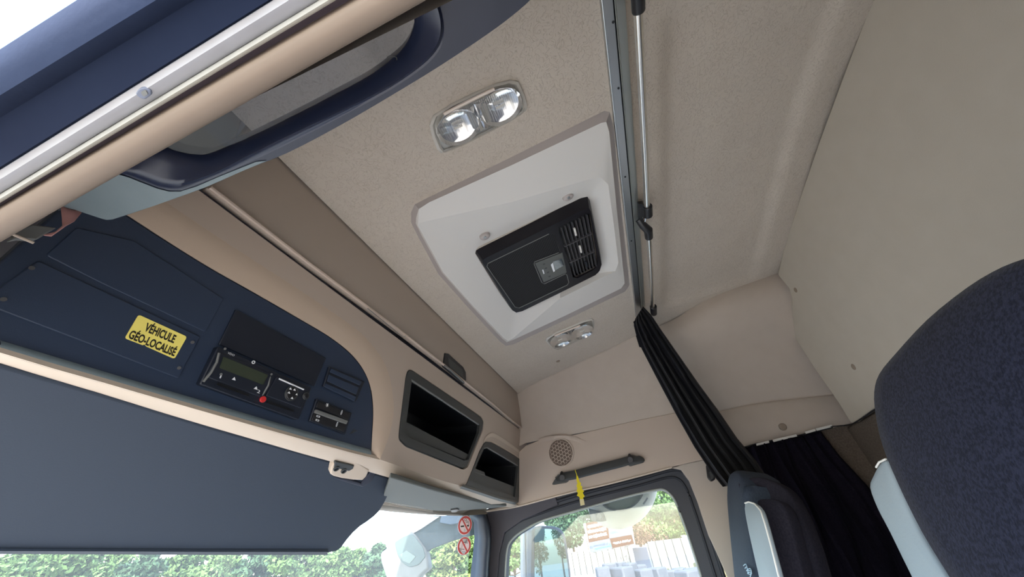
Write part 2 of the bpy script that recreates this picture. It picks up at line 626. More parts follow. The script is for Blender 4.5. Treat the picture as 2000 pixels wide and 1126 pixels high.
def z_bunk(x, y):
    t = (y + 0.28) / (REARY + 0.28)
    z0 = zc(-0.28)
    z = z0 + (float(np.polyval(RFIT, x)) - z0) * t
    k = sstep(-0.33, -0.39, y) * (1 - sstep(-0.80, -0.86, y))
    e = abs(x - CW)
    k *= 1 - sstep(0.62, 0.68, e - 0.05)
    return z + 0.019 * k


rows = []
for y in list(np.linspace(-0.29, -0.42, 14)) + list(np.linspace(-0.45, -0.76, 8)) + list(np.linspace(-0.78, -0.985, 16)):
    rows.append([Vector((x, y, z_bunk(x, y))) for x in list(np.linspace(0.12, 0.35, 6)) + list(np.linspace(0.38, 0.60, 16)) + list(np.linspace(0.65, 1.6, 12)) + list(np.linspace(1.65, 1.90, 18)) + [1.95, 2.0, 2.06]])
G().loft(rows).mk('ceiling_rear', M_HEAD, kind='structure', smooth=60)

# ---- passenger side wall over the door, and over the bunk
low_px = smooth_line([(1000, 877), (1020, 868), (1035, 863), (1200, 832), (1335, 802), (1420, 782)], 5)
top = resample(crease, 24)
bot = resample([P(*p, x=WALLX + 0.004) for p in low_px], 24)
rows = []
for k, t in enumerate(np.linspace(0, 1, 9)):
    row = []
    for a, b in zip(top, bot):
        q = a.lerp(b, t)
        q.x += 0.03 * math.sin(math.pi * t) + 0.012 * math.exp(-((q.y + 0.12) / 0.03) ** 2) * math.sin(math.pi * t)
        row.append(q)
    rows.append(row)
G().loft(rows).mk('wall_right', M_SIDE, kind='structure', smooth=60)

bunk_rows_px = [
    ([(1286, 637), (1322, 620), (1352, 600), (1390, 579), (1440, 556), (1517, 532), (1532, 528)], [2.03, 1.99, 1.94, 1.895, 1.875, 1.86, 1.86]),
    ([(1290, 646), (1325, 632), (1358, 612), (1396, 590), (1446, 567), (1530, 546), (1545, 543)], [2.030, 1.98, 1.93, 1.885, 1.865, 1.85, 1.85]),
    ([(1302, 672), (1340, 655), (1372, 634), (1410, 612), (1458, 592), (1545, 574), (1560, 571)], [2.035, 1.975, 1.920, 1.880, 1.865, 1.860, 1.860]),
    ([(1310, 700), (1348, 690), (1388, 676), (1430, 662), (1470, 650), (1548, 630), (1563, 626)], [2.10, 2.08, 2.055, 2.03, 2.01, 1.985, 1.985]),
    ([(1322, 725), (1360, 715), (1400, 702), (1440, 692), (1480, 684), (1556, 668), (1571, 665)], [2.155, 2.145, 2.135, 2.12, 2.105, 2.08, 2.08]),
    ([(1352, 810), (1398, 800), (1440, 790), (1490, 781), (1550, 774), (1622, 766), (1640, 764)], [2.16, 2.16, 2.155, 2.15, 2.145, 2.14, 2.14]),
    ([(1354, 814), (1400, 804), (1442, 794), (1492, 785), (1552, 778), (1625, 770), (1643, 768)], [2.172, 2.172, 2.167, 2.162, 2.157, 2.152, 2.152]),
    ([(1356, 818), (1402, 808), (1444, 798), (1494, 789), (1554, 782), (1628, 774), (1646, 772)], [2.158, 2.158, 2.153, 2.148, 2.143, 2.14, 2.14]),
    ([(1400, 884), (1440, 875), (1480, 866), (1530, 856), (1580, 846), (1642, 831), (1660, 827)], [2.185, 2.18, 2.18, 2.18, 2.175, 2.17, 2.17])]
rows = []
for pxs, xs in bunk_rows_px:
    pts = smooth_line([(p[0], p[1], x) for p, x in zip(pxs, xs)], 4)
    r_ = [P(p[0], p[1], x=p[2]) for p in pts]
    r_.append(r_[-1] + (r_[-1] - r_[-3]).normalized() * 0.05)
    rows.append(r_)
G().loft(rows).mk('wall_right_rear', M_SIDE, kind='structure', smooth=75)

# ---- rear wall, its soft lower edge and the carpeted wall below it
rw_px = [(1719, 4), (1701.5, 4), (1651.5, 135), (1601.5, 271), (1561.5, 388), (1531, 485), (1519, 534), (1521, 539), (1541, 563), (1546, 582), (1547, 642), (1553, 660), (1590, 718), (1625, 768), (1636, 784), (1662, 826), (1672, 824), (1700, 803)]
rw = REAR.uvs(rw_px)
rw = [(0.06, rw[1][1] - 0.02)] + rw[1:] + [(0.06, rw[-1][1])]
G().plate(REAR, rw, [], 0.0, 0.016).mk('wall_rear', M_REAR, kind='structure', bevel=0.005, seg=3)
G().bx(0.02, 2.3, REARY - 0.06, REARY - 0.03, -1.25, 0.32).mk('wall_rear_lower', M_CARPET, kind='structure', bevel=0.01)
g = G()
g.bx(2.19, 2.23, -1.06, -0.50, -0.45, 0.345)
g.mk('wall_right_lower', M_CARPET, kind='structure', bevel=0.01)

# ---- driver's side wall above the door, mirrored profile
rows = []
for x, z in ((2 * CW - 2.13, 0.99), (0.085, 0.80), (0.072, 0.5), (0.066, 0.30)):
    rows.append([Vector((x, y, z)) for y in (-1.0, -0.5, 0.0, 0.4, 0.72, 1.1)])
G().loft(rows).mk('wall_left', M_SIDE, kind='structure')
G().bx(-0.012, 0.05, -1.05, -0.42, -1.3, 0.30).mk('wall_left_lower', M_CARPET, kind='structure', bevel=0.01)
# outer skin and unseen lower cab
g = G()
g.bx(-0.012, 2.46, -1.08, 1.12, 1.14, 1.17)          # roof
g.bx(-0.012, 0.0, -1.08, 1.10, 0.31, 1.15)           # driver's flank
g.bx(2.44, 2.46, -1.08, 1.12, 0.27, 1.15)            # passenger's flank
g.bx(-0.012, 2.46, -1.09, -1.06, -1.3, 1.15)         # back
g.bx(-0.012, 2.46, 1.085, 1.115, 0.23, 1.15)        # brow over the windscreen
g.mk('roof', M_PAINT, kind='structure', smooth=0)
g = G()
g.bx(0.0, 2.3, -1.05, 1.3, -1.34, -1.28)
g.mk('floor', M_CABPL, kind='structure', smooth=0)
g = G()
g.bx(0.1, 2.2, 0.52, 1.28, -1.28, -0.52)
g.mk('wall_front_lower', M_CABPL, kind='structure', bevel=0.08, seg=4)
# ---- yard outside
G().bx(-60, 120, -90, 140, -EYE - 0.2, -EYE).mk('ground', mat('yard_gravel', (0.36, 0.33, 0.28), 0.95, noise=(1.5, 2.0), col2=(0.28, 0.26, 0.22)), kind='structure', smooth=0)

# ================================================================== PASSENGER DOOR SIDE
# header lining over the door
hl = thing('door_header_lining', 'beige plastic lining strip above the passenger door window', 'trim panel', (2.18, 0.2, 0.25))
top_px = [(1027, 869), (1045, 862), (1067, 853), (1080, 848.5), (1100, 847), (1117, 849), (1140, 844), (1195, 831), (1243, 820), (1300, 809), (1345, 800), (1400, 788)]
bot_px = [(1420, 880), (1385, 894), (1345, 903), (1313, 911), (1250, 928), (1180, 946), (1130, 957), (1080, 969), (1030, 983), (1000, 991), (975, 995), (950, 996)]
G().plate(SIDE, SIDE.uvs(top_px + bot_px) + [(0.742, -0.235), (0.697, -0.50)], [], 0.0, 0.03).mk('panel', M_TRIM, hl, bevel=0.004, seg=3)
# hooded swell over the speaker
sw = []
for t in np.linspace(0, 1, 14):
    px = 1052 + 102 * t
    hgt = math.sin(math.pi * min(t * 1.15, 1)) ** 0.8
    y_top = 858 - 10 * hgt + 4 * max(0, t - 0.7) / 0.3
    sw.append([SIDE.hit(px, y_top - 1, 0.001), SIDE.hit(px, y_top + 2, 0.012 * hgt + 0.001), SIDE.hit(px, y_top + 9, 0.001)])
G().loft(sw).mk('speaker_hood', M_TRIM, hl, smooth=70)
# bright edge strip along the bottom of the lining
edge = smooth_line([(905, 1003), (930, 1000), (960, 996.5), (1000, 990.5), (1030, 983.5), (1080, 970), (1130, 957.5), (1180, 946.5), (1250, 928.5), (1312, 912)], 3)
G().tube([SIDE.hit(*p, h=0.004) for p in edge], 0.0045, 8).mk('edge_bead', M_LIP, hl)

# A pillar and dark corner cover
pil = thing('door_pillar_cover', 'dark grey pillar cover between windscreen and passenger window', 'pillar trim', (2.15, 0.9, -0.3))
colA = [(916, 1004), (926, 1020), (927, 1050), (925, 1073), (922, 1100), (915, 1160), (900, 1260)]
colB = [(936, 1003), (943, 1012), (947, 1050), (945, 1073), (943, 1100), (940, 1160), (930, 1260)]
colC = [(945, 1002), (953, 1030), (954, 1053), (953, 1073), (951, 1100), (948, 1160), (940, 1260)]
G().loft([[P(*p, x=2.165) for p in colA], [P(*p, x=2.135) for p in colB], [P(*p, x=2.15) for p in colC], [P(p[0] + 5, p[1], x=2.27) for p in colC]]).mk('pillar_cover', mat('blue_grey_pillar_plastic', (0.030, 0.040, 0.060), 0.5, spec=0.5), pil, smooth=70, solid=0.004)
cpx = [(905, 1000), (940, 995), (965, 990), (1000, 985), (1040, 981), (1085, 969), (1090, 985), (1020, 1015), (985, 1040), (975, 1080), (970, 1140), (960, 1260), (935, 1260), (945, 1140), (950, 1080), (952, 1050), (948, 1025), (935, 1010)]
G().plate(Plane((2.268, 0, 0), (-1, 0, 0), (0, 1, 0)), Plane((2.268, 0, 0), (-1, 0, 0), (0, 1, 0)).uvs(cpx), [], 0, 0.02).mk('corner_cover', mat('charcoal_corner_plastic', (0.060, 0.058, 0.072), 0.65), pil, bevel=0.004)

# far door: frame with window
dr = thing('door_2', None, None, (2.23, 0.3, -1.3), kind='structure')
win_px = [(988, 1126), (992, 1073), (1004, 1051), (1031, 1032), (1064, 1016), (1140, 994), (1222, 971), (1276, 958.6), (1295, 957), (1309, 967), (1319.6, 983), (1336, 1026.5), (1357.6, 1092), (1368, 1126)]
win_uv = smooth_line(DOOR.uvs(win_px), 4)
wl, wr = win_uv[0], win_uv[-1]
win_loop = win_uv + [(wr[0] - 0.04, 0.45), (wl[0] + 0.02, 0.45)]
jam_px = [(953, 1126), (957, 1060), (972, 1030), (1000, 1008), (1045, 990), (1130, 962), (1250, 931), (1310, 914), (1335, 916), (1352, 935), (1368, 975), (1390, 1040), (1418, 1126)]
jam_uv = smooth_line(DOOR.uvs(jam_px), 4)
jl, jr = jam_uv[0], jam_uv[-1]
jam_loop = jam_uv + [(jr[0] - 0.08, 1.25), (jl[0] + 0.03, 1.25)]
m_door = mat('charcoal_door_plastic', (0.036, 0.042, 0.056), 0.55, spec=0.45)
jam_hi = smooth_line(DOOR.uvs([(p[0], p[1] - (9 if 960 < p[0] < 1330 else 0)) for p in jam_px]), 4) + jam_loop[-2:]
G().plate(DOOR, jam_hi, [win_loop], 0.0, 0.05).mk('door_frame', m_door, dr, bevel=0.004)
# stepped rubber seals following the frame
def off_line(uv, c, k):
    return [(c[0] + (u - c[0]) * k, c[1] + (v - c[1]) * k) for u, v in uv]
cmid = ((jl[0] + jr[0]) / 2, 0.25)
G().tube([DOOR.pt(u, v, 0.004) for u, v in off_line(jam_uv, cmid, 0.985)], 0.009, 8).mk('door_seal', M_SEAL, dr)
G().tube([DOOR.pt(u, v, 0.002) for u, v in off_line(jam_uv, cmid, 0.925)], 0.006, 8).mk('door_seal', M_SEAL, dr)
G().tube([DOOR.pt(u, v, 0.001) for u, v in off_line(win_uv, cmid, 1.008)], 0.005, 8).mk('glass_seal', mat('pale_glass_channel', (0.30, 0.33, 0.31), 0.5), dr)
G().plate(Plane((2.305, 0, 0), (-1, 0, 0), (0, 1, 0)), off_line(win_loop, cmid, 1.01), [], 0, 0.004).mk('window_pane', M_GLASS, dr, smooth=0)

# B pillar lining right of the door
PIL = Plane((2.264, 0, 0), (-1, 0, 0), (0, 1, 0))
bp_px = [(1312, 913), (1345, 904), (1385, 895), (1430, 880), (1470, 900), (1500, 1000), (1540, 1200), (1480, 1320), (1470, 1250), (1421, 1126), (1384, 1045), (1362, 978), (1346, 938), (1330, 917)]
m_pill = mat('pale_beige_pillar_felt', (0.45, 0.40, 0.35), 0.9, spec=0.15, bump=(350, 0.25, 0.001))
G().plate(PIL, PIL.uvs(bp_px), [], 0.0, 0.02).mk('rear_pillar_lining', m_pill, None, bevel=0.003, label='pale beige felt pillar lining behind the passenger window', cat='trim panel')

# coat hook on the pillar
hk = thing('coat_hook', 'small black coat hook on the pale pillar lining', 'hook', PIL.hit(1388, 938))
G().plate(PIL, round_poly(PIL.uvs([(1378, 908), (1386, 908), (1396, 930), (1396, 937), (1388, 941), (1381, 933)]), 0.008), [], 0.018, 0.018).mk('hook_body', M_BLACK, hk, bevel=0.004, seg=3)
G().plate(PIL, round_poly(PIL.uvs([(1384, 922), (1389, 922), (1393, 934), (1388, 937)]), 0.004), [], 0.034, 0.02).mk('hook_tongue', M_DGREY, hk, bevel=0.003)

# speaker grille of hexagons
sg = thing('speaker_grille', 'round beige speaker grille of small hexagons above the passenger grab handle', 'speaker', SIDE.hit(1095, 910))
c0 = SIDE.uv((1095.5, 883)); rad = abs(SIDE.uv((1095.5, 913))[1] - c0[1])
G().plate(SIDE, circle_uv(c0, rad * 1.0, 40, 0.97), [circle_uv(c0, rad * 0.90, 40, 0.97)], 0.006, 0.006).mk('rim', M_TRIM, sg, bevel=0.0015)
G().plate(SIDE, circle_uv(c0, rad * 0.9, 40, 0.97), [], 0.0012, 0.001).mk('dust_cloth', mat('brown_speaker_cloth', (0.16, 0.12, 0.095), 0.9), sg)
g = G()
hx = rad * 0.145
for i in range(-6, 7):
    for j in range(-6, 7):
        cx_, cy_ = i * hx * 1.5, (j + 0.5 * (i % 2)) * hx * math.sqrt(3)
        if math.hypot(cx_ / 0.97, cy_) < rad * 0.86:
            # hexagonal cell walls
            o_ = [(c0[0] + cx_ + hx * math.cos(math.pi / 3 * q), c0[1] + cy_ + hx * math.sin(math.pi / 3 * q)) for q in range(6)]
            i_ = [(c0[0] + cx_ + hx * 0.85 * math.cos(math.pi / 3 * q), c0[1] + cy_ + hx * 0.85 * math.sin(math.pi / 3 * q)) for q in range(6)]
            g.plate(SIDE, o_, [i_], 0.004, 0.003)
            if (i, j) in ((-1, 4), (1, -4), (-4, -2), (4, 1), (0, -4)):
                g.plate(SIDE, i_, [], 0.0035, 0.002)
g.mk('honeycomb', M_TRIM, sg, smooth=0, kind='stuff')

# grab handle
gh = thing('grab_bar', 'long dark grey grab handle above the passenger door window', 'handle', SIDE.hit(1170, 925))
def spt(p, h): return SIDE.hit(*p, h=h)
hp = [((1086, 936), 0.022), ((1100, 931), 0.034), ((1125, 926), 0.040), ((1170, 914), 0.042), ((1210, 904), 0.040), ((1237, 896), 0.036), ((1256, 897), 0.024)]
rows = []
for (px, py), h in hp:
    w = 8.5 if 1090 < px < 1250 else 4.5
    rows.append([spt((px - 2, py - w), h - 0.012), spt((px - 1, py - w * 0.6), h), spt((px + 1, py + w * 0.6), h + 0.003), spt((px + 2, py + w), h - 0.008), spt((px + 2, py + w * 0.8), h - 0.022), spt((px - 1, py - w * 0.7), h - 0.024)])
G().loft(rows, closed=True).cap(rows[0]).cap(rows[-1]).mk('grip', M_DGREY, gh, smooth=50)
for a in (((1079, 947), (1083, 940), (1092, 926), (1108, 929), (1113, 936), (1108, 942)), ((1222, 903), (1228, 893), (1250, 890), (1260, 897), (1258, 903), (1230, 911))):
    G().plate(SIDE, round_poly(SIDE.uvs(a), 0.01), [], 0.022, 0.022).mk('end_mount', M_DGREY, gh, bevel=0.005, seg=3)
for c_, tip in (((1098, 932), (1097, 920)), ((1231, 897), (1229, 886))):
    g = G(); g.tube([spt(c_, 0.03), spt(c_, 0.052)], 0.016, 14); g.mk('mount_cap', M_BLACK, gh, bevel=0.002)
    a_, b_ = spt((c_[0], c_[1] - 4), 0.02), spt(tip, 0.012)
    G().tube([a_, a_.lerp(b_, 0.6), b_], [0.014, 0.011, 0.004], 8).mk('mount_fin', M_BLACK, gh)

# yellow air freshener hanging from the handle
af = thing('air_freshener', 'yellow tree-shaped card air freshener hanging from the passenger grab handle', 'air freshener', P(1137, 986, x=2.14))
AF = Plane(P(1130, 950, x=2.145), (-1, -0.55, 0.1), (0, 1, 0))
G().plate(AF, AF.uvs([(1126, 926), (1129, 930), (1132, 940), (1135, 943), (1134, 947), (1138, 950), (1136, 953), (1141, 959), (1138, 961), (1142, 969), (1139, 971), (1140, 975), (1133, 975), (1132, 970), (1127, 967), (1129, 962), (1126, 958), (1128, 953), (1126, 948), (1128, 943), (1126, 937)]), [], 0, 0.002).mk('tree_card', M_TREE_Y, af, smooth=0)
G().plate(AF, AF.uvs([(1132, 974), (1140, 974), (1142, 985), (1134, 987)]), [], 0.0005, 0.002).mk('card_foot', M_CREAM, af, smooth=0)
G().tube([AF.hit(1127, 928), AF.hit(1124.5, 921), AF.hit(1123.5, 917)], 0.0016, 6).mk('string', M_TREE_Y, af)

# ================================================================== OVERHEAD LOCKER AND CONSOLE
lk = thing('overhead_locker', 'long beige overhead locker flap along the ceiling front edge', 'locker', (1.1, 0.66, 0.645))
arc = smooth_line([(871, 606), (895, 634), (937, 688), (976, 729), (1008, 771), (1022, 815), (1028, 846)], 4)
far = LOCK.uvs([(p[0] + 9 * min(1, i / 8), p[1] - 2) for i, p in enumerate(arc)] + [(1040, 852)])
zt = LOCK.uv3((1.0, 0.6515, 0.888))[1]
far = [(u, v + (zt - LOCK.uv3((1.0, 0.653, 0.8585))[1]) * max(0, 1 - i / 10)) for i, (u, v) in enumerate(far)]
zb = LOCK.uv3((1.0, 0.664, 0.645))[1]
# v axis may point down: work in uv, bounded by the ceiling edge and the flap's lower edge
bot_line = LOCK.uvs([(1036, 850), (1022, 838), (1000, 822), (960, 788), (907, 746), (880, 724), (790, 654), (600, 514), (400, 369)])
left_end = [(0.235, bot_line[-1][1]), (0.225, (zt + zb) / 2), (0.235, zt)]
outline = [(0.235, zt)] + [(far[0][0] - 0.3, zt)] + far + bot_line[:-1] + [(0.24, bot_line[-2][1])]
G().plate(LOCK, outline, [], 0.0, 0.02).mk('flap', M_LOCK, lk, bevel=0.003, seg=3)
bead = [LOCK.pt(u, v, 0.004) for u, v in bot_line[:-1] + [(0.24, bot_line[-2][1])]]
G().tube(bead, 0.005, 8).mk('edge_bead', mat('pale_beige_bead', (0.52, 0.42, 0.35), 0.45), lk)
G().plate(LOCK, [(0.10, zt), (0.215, zt), (0.228, (zt * 2 + zb) / 3), (0.215, (zt + zb * 2) / 3), (0.19, zb), (0.10, zb)], [], 0.004, 0.02).mk('end_cap', M_MGREY, lk, bevel=0.004, label='grey end cap')
# pull handle
hd = thing('locker_handle', None, None, (0, 0, 0))
bpy.data.objects.remove(hd)
hp_o = [(869, 689), (876, 690), (905, 716), (910, 726), (911, 742), (907, 749), (868, 716), (866, 712)]
pull = pplate('pull_handle', LOCK, hp_o, M_BLACK, lk, h=0.004, th=0.01, bevel=0.002)
pplate('finger_cup', LOCK, [(875, 697), (903, 721), (906, 738), (878, 716)], M_DGREY, pull, h=0.0055, th=0.004, bevel=0.001)
G().tube([LOCK.hit(868, 714, h=0.010), LOCK.hit(874, 717, h=0.012), LOCK.hit(906, 746, h=0.012)], 0.0035, 8).mk('handle_lip', M_MGREY, pull)
# silver hinge wire seen in the gap
G().tube([LOCK.hit(718, 602, h=0.008), LOCK.hit(760, 636, h=0.010), LOCK.hit(787, 658, h=0.010), LOCK.hit(793, 655, h=0.012)], 0.0012, 6).mk('hinge_wire', M_ALU, lk)
# dark strip standing in for the shade in the gap under the flap
g = G(); g.bx(0.12, 2.2, 0.695, 0.71, 0.60, 0.66); g.mk('trim_1', M_PURPLE, kind='structure')

cs = thing('overhead_console', 'beige overhead console with dark panel and open storage boxes above windscreen', 'console', (1.1, 0.70, 0.25))
def fu(x, y, z): return FACE.uv3((x, y, z))
# outline of the fascia, opening of the dark panel (C line), the two box holes
C_px = [(330, 398), (420, 459), (500, 511), (600, 576), (690, 638), (722, 668), (748, 703), (763, 745), (769, 800), (760, 850), (745, 889), (743, 896)]
C_uv = smooth_line(FACE.uvs(C_px), 4)
b1_px = [(796, 722), (803, 721), (940, 813), (945, 822), (944, 838), (914, 912), (905, 917), (792, 872), (778, 858), (779, 840), (792, 735)]
b2_px = [(946, 862), (958, 862), (1014, 894), (1020, 902), (1014, 982), (1007, 986), (908, 950), (914, 938), (936, 880)]
top_v = fu(1, 0.6725, 0.637)[1]; bot_v = fu(1, 0.722, 0.262)[1]
xL = 0.12; xR = 2.42
crease_px2 = [(743, 897), (780, 910), (830, 927), (870, 940), (905, 949), (960, 969), (1012, 986)]
cre = FACE.uvs(crease_px2)
outer = [(xL, top_v), (xR, top_v)] + [(xR, fu(1, .722, 0.2)[1])] + cre[::-1] + C_uv[::-1]
outer += [(xL, C_uv[0][1])]
box_holes = [round_poly(FACE.uvs(b1_px), 0.012), round_poly(FACE.uvs(b2_px), 0.01)]
G().plate(FACE, outer, box_holes, 0.0, 0.015).mk('fascia', M_TRIM, cs, bevel=0.004, seg=3, smooth=30)
# sloping reveal from fascia to the recessed dark panel
D_px = [(255, 424), (340, 479), (420, 528), (500, 573), (590, 625), (645, 658), (685, 690), (710, 722), (724, 757), (729, 800), (727, 850), (725, 889)]
C3 = [FACE.pt(u, v, 0.0) for u, v in smooth_line(FACE.uvs(C_px), 6)]
D3 = [PANEL.pt(u, v, 0.0) for u, v in smooth_line(PANEL.uvs(D_px), 6)]
C3 = [Vector((0.12, C3[0].y, C3[0].z))] + C3; D3 = [Vector((0.12, D3[0].y, D3[0].z))] + D3
mid = [a.lerp(b, 0.5) + Vector((0, -0.003, 0)) for a, b in zip(C3, D3)]
m_rev = mat('warm_beige_reveal', (0.53, 0.42, 0.325), 0.6, spec=0.35, bump=(600, 0.15, 0.0006))
G().loft([C3, [a.lerp(b, 0.15) + Vector((0, -0.0015, 0)) for a, b in zip(C3, D3)], mid, D3]).mk('reveal', m_rev, cs, smooth=70)
# lower lip: from the bottom of the dark panel to the windscreen side
E_px = [(0, 688), (100, 718), (200, 746), (300, 775), (400, 803.5), (500, 832), (600, 860), (700, 887), (743, 897)]
F_px = [(0, 711), (100, 741), (200, 770), (300, 800), (400, 830), (500, 859), (600, 888), (700, 915), (770, 935)]
E3 = resample([P(*p, y=0.725) for p in smooth_line(E_px, 3)] + [FACE.pt(u, v, 0) for u, v in cre[1:]], 40)
F3 = resample([P(*p, y=0.765) for p in smooth_line(F_px, 3)] + [P(830, 953, y=0.765), P(890, 970, y=0.765), P(950, 986, y=0.765), P(995, 990, y=0.76)], 40)
E3 = [E3[0] + (E3[0] - E3[1]) * 2] + E3; F3 = [F3[0] + (F3[0] - F3[1]) * 2] + F3
back = [p + Vector((0, 0.004, 0.02)) for p in F3]
G().loft([[a + Vector((0, 0.004, 0.010)) for a in E3], E3, [a.lerp(b, 0.5) + Vector((0, -0.002, -0.003)) for a, b in zip(E3, F3)], F3, back]).mk('lower_lip', M_LIP, cs, smooth=60)

# dark control panel
cp = None
pan_out = [(0.12, PANEL.uvs(D_px)[0][1])] + smooth_line(PANEL.uvs(D_px), 4)
bl = PANEL.uvs([(700, 880), (600, 853), (500, 825), (400, 796), (300, 768), (200, 739), (100, 710), (0, 681)])
pan_out += bl + [(0.12, bl[-1][1])]
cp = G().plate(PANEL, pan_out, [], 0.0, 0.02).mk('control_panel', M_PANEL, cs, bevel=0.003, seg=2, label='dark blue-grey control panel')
# rounded bottom lip of the panel
l0 = smooth_line([(0, 664), (100, 694), (200, 724), (300, 754), (400, 783), (500, 813), (600, 842), (690, 868), (722, 877)], 3)
l1 = smooth_line([(0, 676), (100, 706), (200, 735), (300, 764.5), (400, 793), (500, 822), (600, 850), (700, 879), (725, 886)], 3)
l2 = smooth_line([(0, 690), (100, 720), (200, 748), (300, 777), (400, 805), (500, 834), (600, 862), (700, 889), (725, 895)], 3)
a3 = resample([PANEL.hit(*p, h=0.001) for p in l0], 30); b3 = resample([PANEL.hit(*p, h=0.012) for p in l1], 30); c3 = resample([P(*p, y=0.727) for p in l2], 30)
m_lip = mat('bounce_lit_panel_lip', (0.20, 0.26, 0.285), 0.5, spec=0.5)  # paler than the panel: light bounced off the floor put into the colour
G().loft([a3, [a.lerp(b, 0.55) + PANEL.n * 0.003 for a, b in zip(a3, b3)], b3, c3]).mk('panel_lip', m_lip, cp, smooth=70)
# covers pressed into the panel
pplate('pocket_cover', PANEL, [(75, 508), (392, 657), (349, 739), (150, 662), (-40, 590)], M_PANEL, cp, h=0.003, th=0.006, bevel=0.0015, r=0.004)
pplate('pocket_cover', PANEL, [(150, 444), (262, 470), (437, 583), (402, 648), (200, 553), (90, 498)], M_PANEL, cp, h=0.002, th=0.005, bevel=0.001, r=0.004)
pplate('blank_cover', PANEL, [(461, 604), (637, 699), (614, 754), (428, 672)], M_PANEL2, cp, h=0.004, th=0.006, bevel=0.0015, r=0.002)
for q in ((62, 523), (7, 584), (376, 668), (350, 718)):
    G().tube([PANEL.hit(*q, h=0.002), PANEL.hit(*q, h=0.0045)], 0.003, 10).mk('screw', M_BLACK, cp)

# tachograph radio slot (lifts out: a thing)
tg = thing('tachograph', 'black tachograph unit with dull green screen and red dot in overhead panel', 'tachograph', PANEL.hit(490, 780))
pplate('case', PANEL, [(426, 676), (609, 757), (583, 820), (390, 750)], M_PANEL2, tg, h=0.012, th=0.022, bevel=0.002, r=0.004)
pplate('left_face', PANEL, [(432, 687), (532, 730), (515, 777), (402, 735)], M_PANEL2, tg, h=0.014, th=0.006, bevel=0.0015, r=0.003)
pplate('screen', PANEL, [(437, 696), (524, 732), (514, 751), (429, 718)], M_LCD, tg, h=0.0155, th=0.004, r=0.002)
pplate('right_face', PANEL, [(541, 734), (602, 760), (588, 797), (520, 772)], M_PANEL2, tg, h=0.014, th=0.006, bevel=0.0015, r=0.003)
pplate('card_slot', PANEL, [(425, 747), (488, 770), (486, 774), (423, 751)], M_CAV, tg, h=0.0155, th=0.002)
pplate('card_slot', PANEL, [(523, 781), (575, 800), (573, 804), (521, 786)], M_CAV, tg, h=0.0135, th=0.002)
G().tube([PANEL.hit(428, 689, h=0.013), PANEL.hit(423, 708, h=0.015), PANEL.hit(412, 727, h=0.015), PANEL.hit(397, 745, h=0.013)], 0.0022, 8).mk('edge_rib', M_MGREY, tg)
G().tube([PANEL.hit(528, 735, h=0.013), PANEL.hit(524, 752, h=0.015), PANEL.hit(512, 772, h=0.013)], 0.0018, 8).mk('edge_rib', M_MGREY, tg)
G().tube([PANEL.hit(545, 739, h=0.015), PANEL.hit(570, 750, h=0.015), PANEL.hit(593, 760, h=0.015)], 0.0017, 8).mk('light_bar', M_WHITE, tg, label='thin white bar')
dc = PANEL.uv((560, 768))
dial = G().plate(PANEL, circle_uv(dc, 0.0145, 24), [], 0.018, 0.006).mk('dial', M_BLACK, tg, bevel=0.002)
G().plate(PANEL, circle_uv(dc, 0.0165, 24), [circle_uv(dc, 0.0148, 24)], 0.0165, 0.004).mk('dial_ring', M_DGREY, tg, bevel=0.0006)
for q, s in (((556, 759), 3), ((553, 766.5), 3), ((564, 761), 3), ((568, 770), 2.4), ((559, 777), 3)):
    G().plate(PANEL, PANEL.uvs([(q[0] - s, q[1] + s * 0.3), (q[0] + s * 0.2, q[1] - s * 0.8), (q[0] + s * 0.7, q[1] + s * 0.8)]), [], 0.0186, 0.001).mk('print', M_WHITE, dial, smooth=0)
kc = PANEL.uv((588, 773))
G().plate(PANEL, circle_uv(kc, 0.0085, 20), [circle_uv(kc, 0.0066, 20)], 0.0175, 0.005).mk('knob_ring', M_DGREY, tg, bevel=0.0006)
G().plate(PANEL, circle_uv(kc, 0.0064, 20), [], 0.019, 0.006).mk('knob', M_BLACK, tg, bevel=0.0015)
G().plate(PANEL, circle_uv(PANEL.uv((504, 779.5)), 0.0066, 18), [], 0.0165, 0.004).mk('red_dot', M_RED, tg, bevel=0.001, label='round red dot')
lettering('print', 'VDO', PANEL, (444, 690), (457, 695.5), (446, 686.5), M_WHITE, tg, h=0.0125)
lettering('print', '1', PANEL, (428.6, 737.6), (431, 738.6), (431, 731.3), M_WHITE, tg, h=0.0148)
lettering('print', '2', PANEL, (501.5, 766), (507, 768), (503.5, 760), M_WHITE, tg, h=0.0148)
for q in ((447, 740), (490, 758)):
    G().plate(PANEL, PANEL.uvs([(q[0] - 4, q[1] + 1), (q[0] + 1.5, q[1] - 3.5), (q[0] + 3, q[1] + 3)]), [], 0.0150, 0.001).mk('print', M_WHITE, tg, smooth=0)
G().plate(PANEL, circle_uv(PANEL.uv((486.5, 707.5)), 0.0036, 14), [circle_uv(PANEL.uv((486.5, 707.5)), 0.002, 14)], 0.0135, 0.001).mk('print', M_WHITE, tg, smooth=0)
for q in ((422, 731), (430, 681.5), (521, 731)):
    G().plate(PANEL, circle_uv(PANEL.uv(q), 0.0025, 8), [], 0.0148, 0.001).mk('print', M_MGREY, tg, smooth=0)

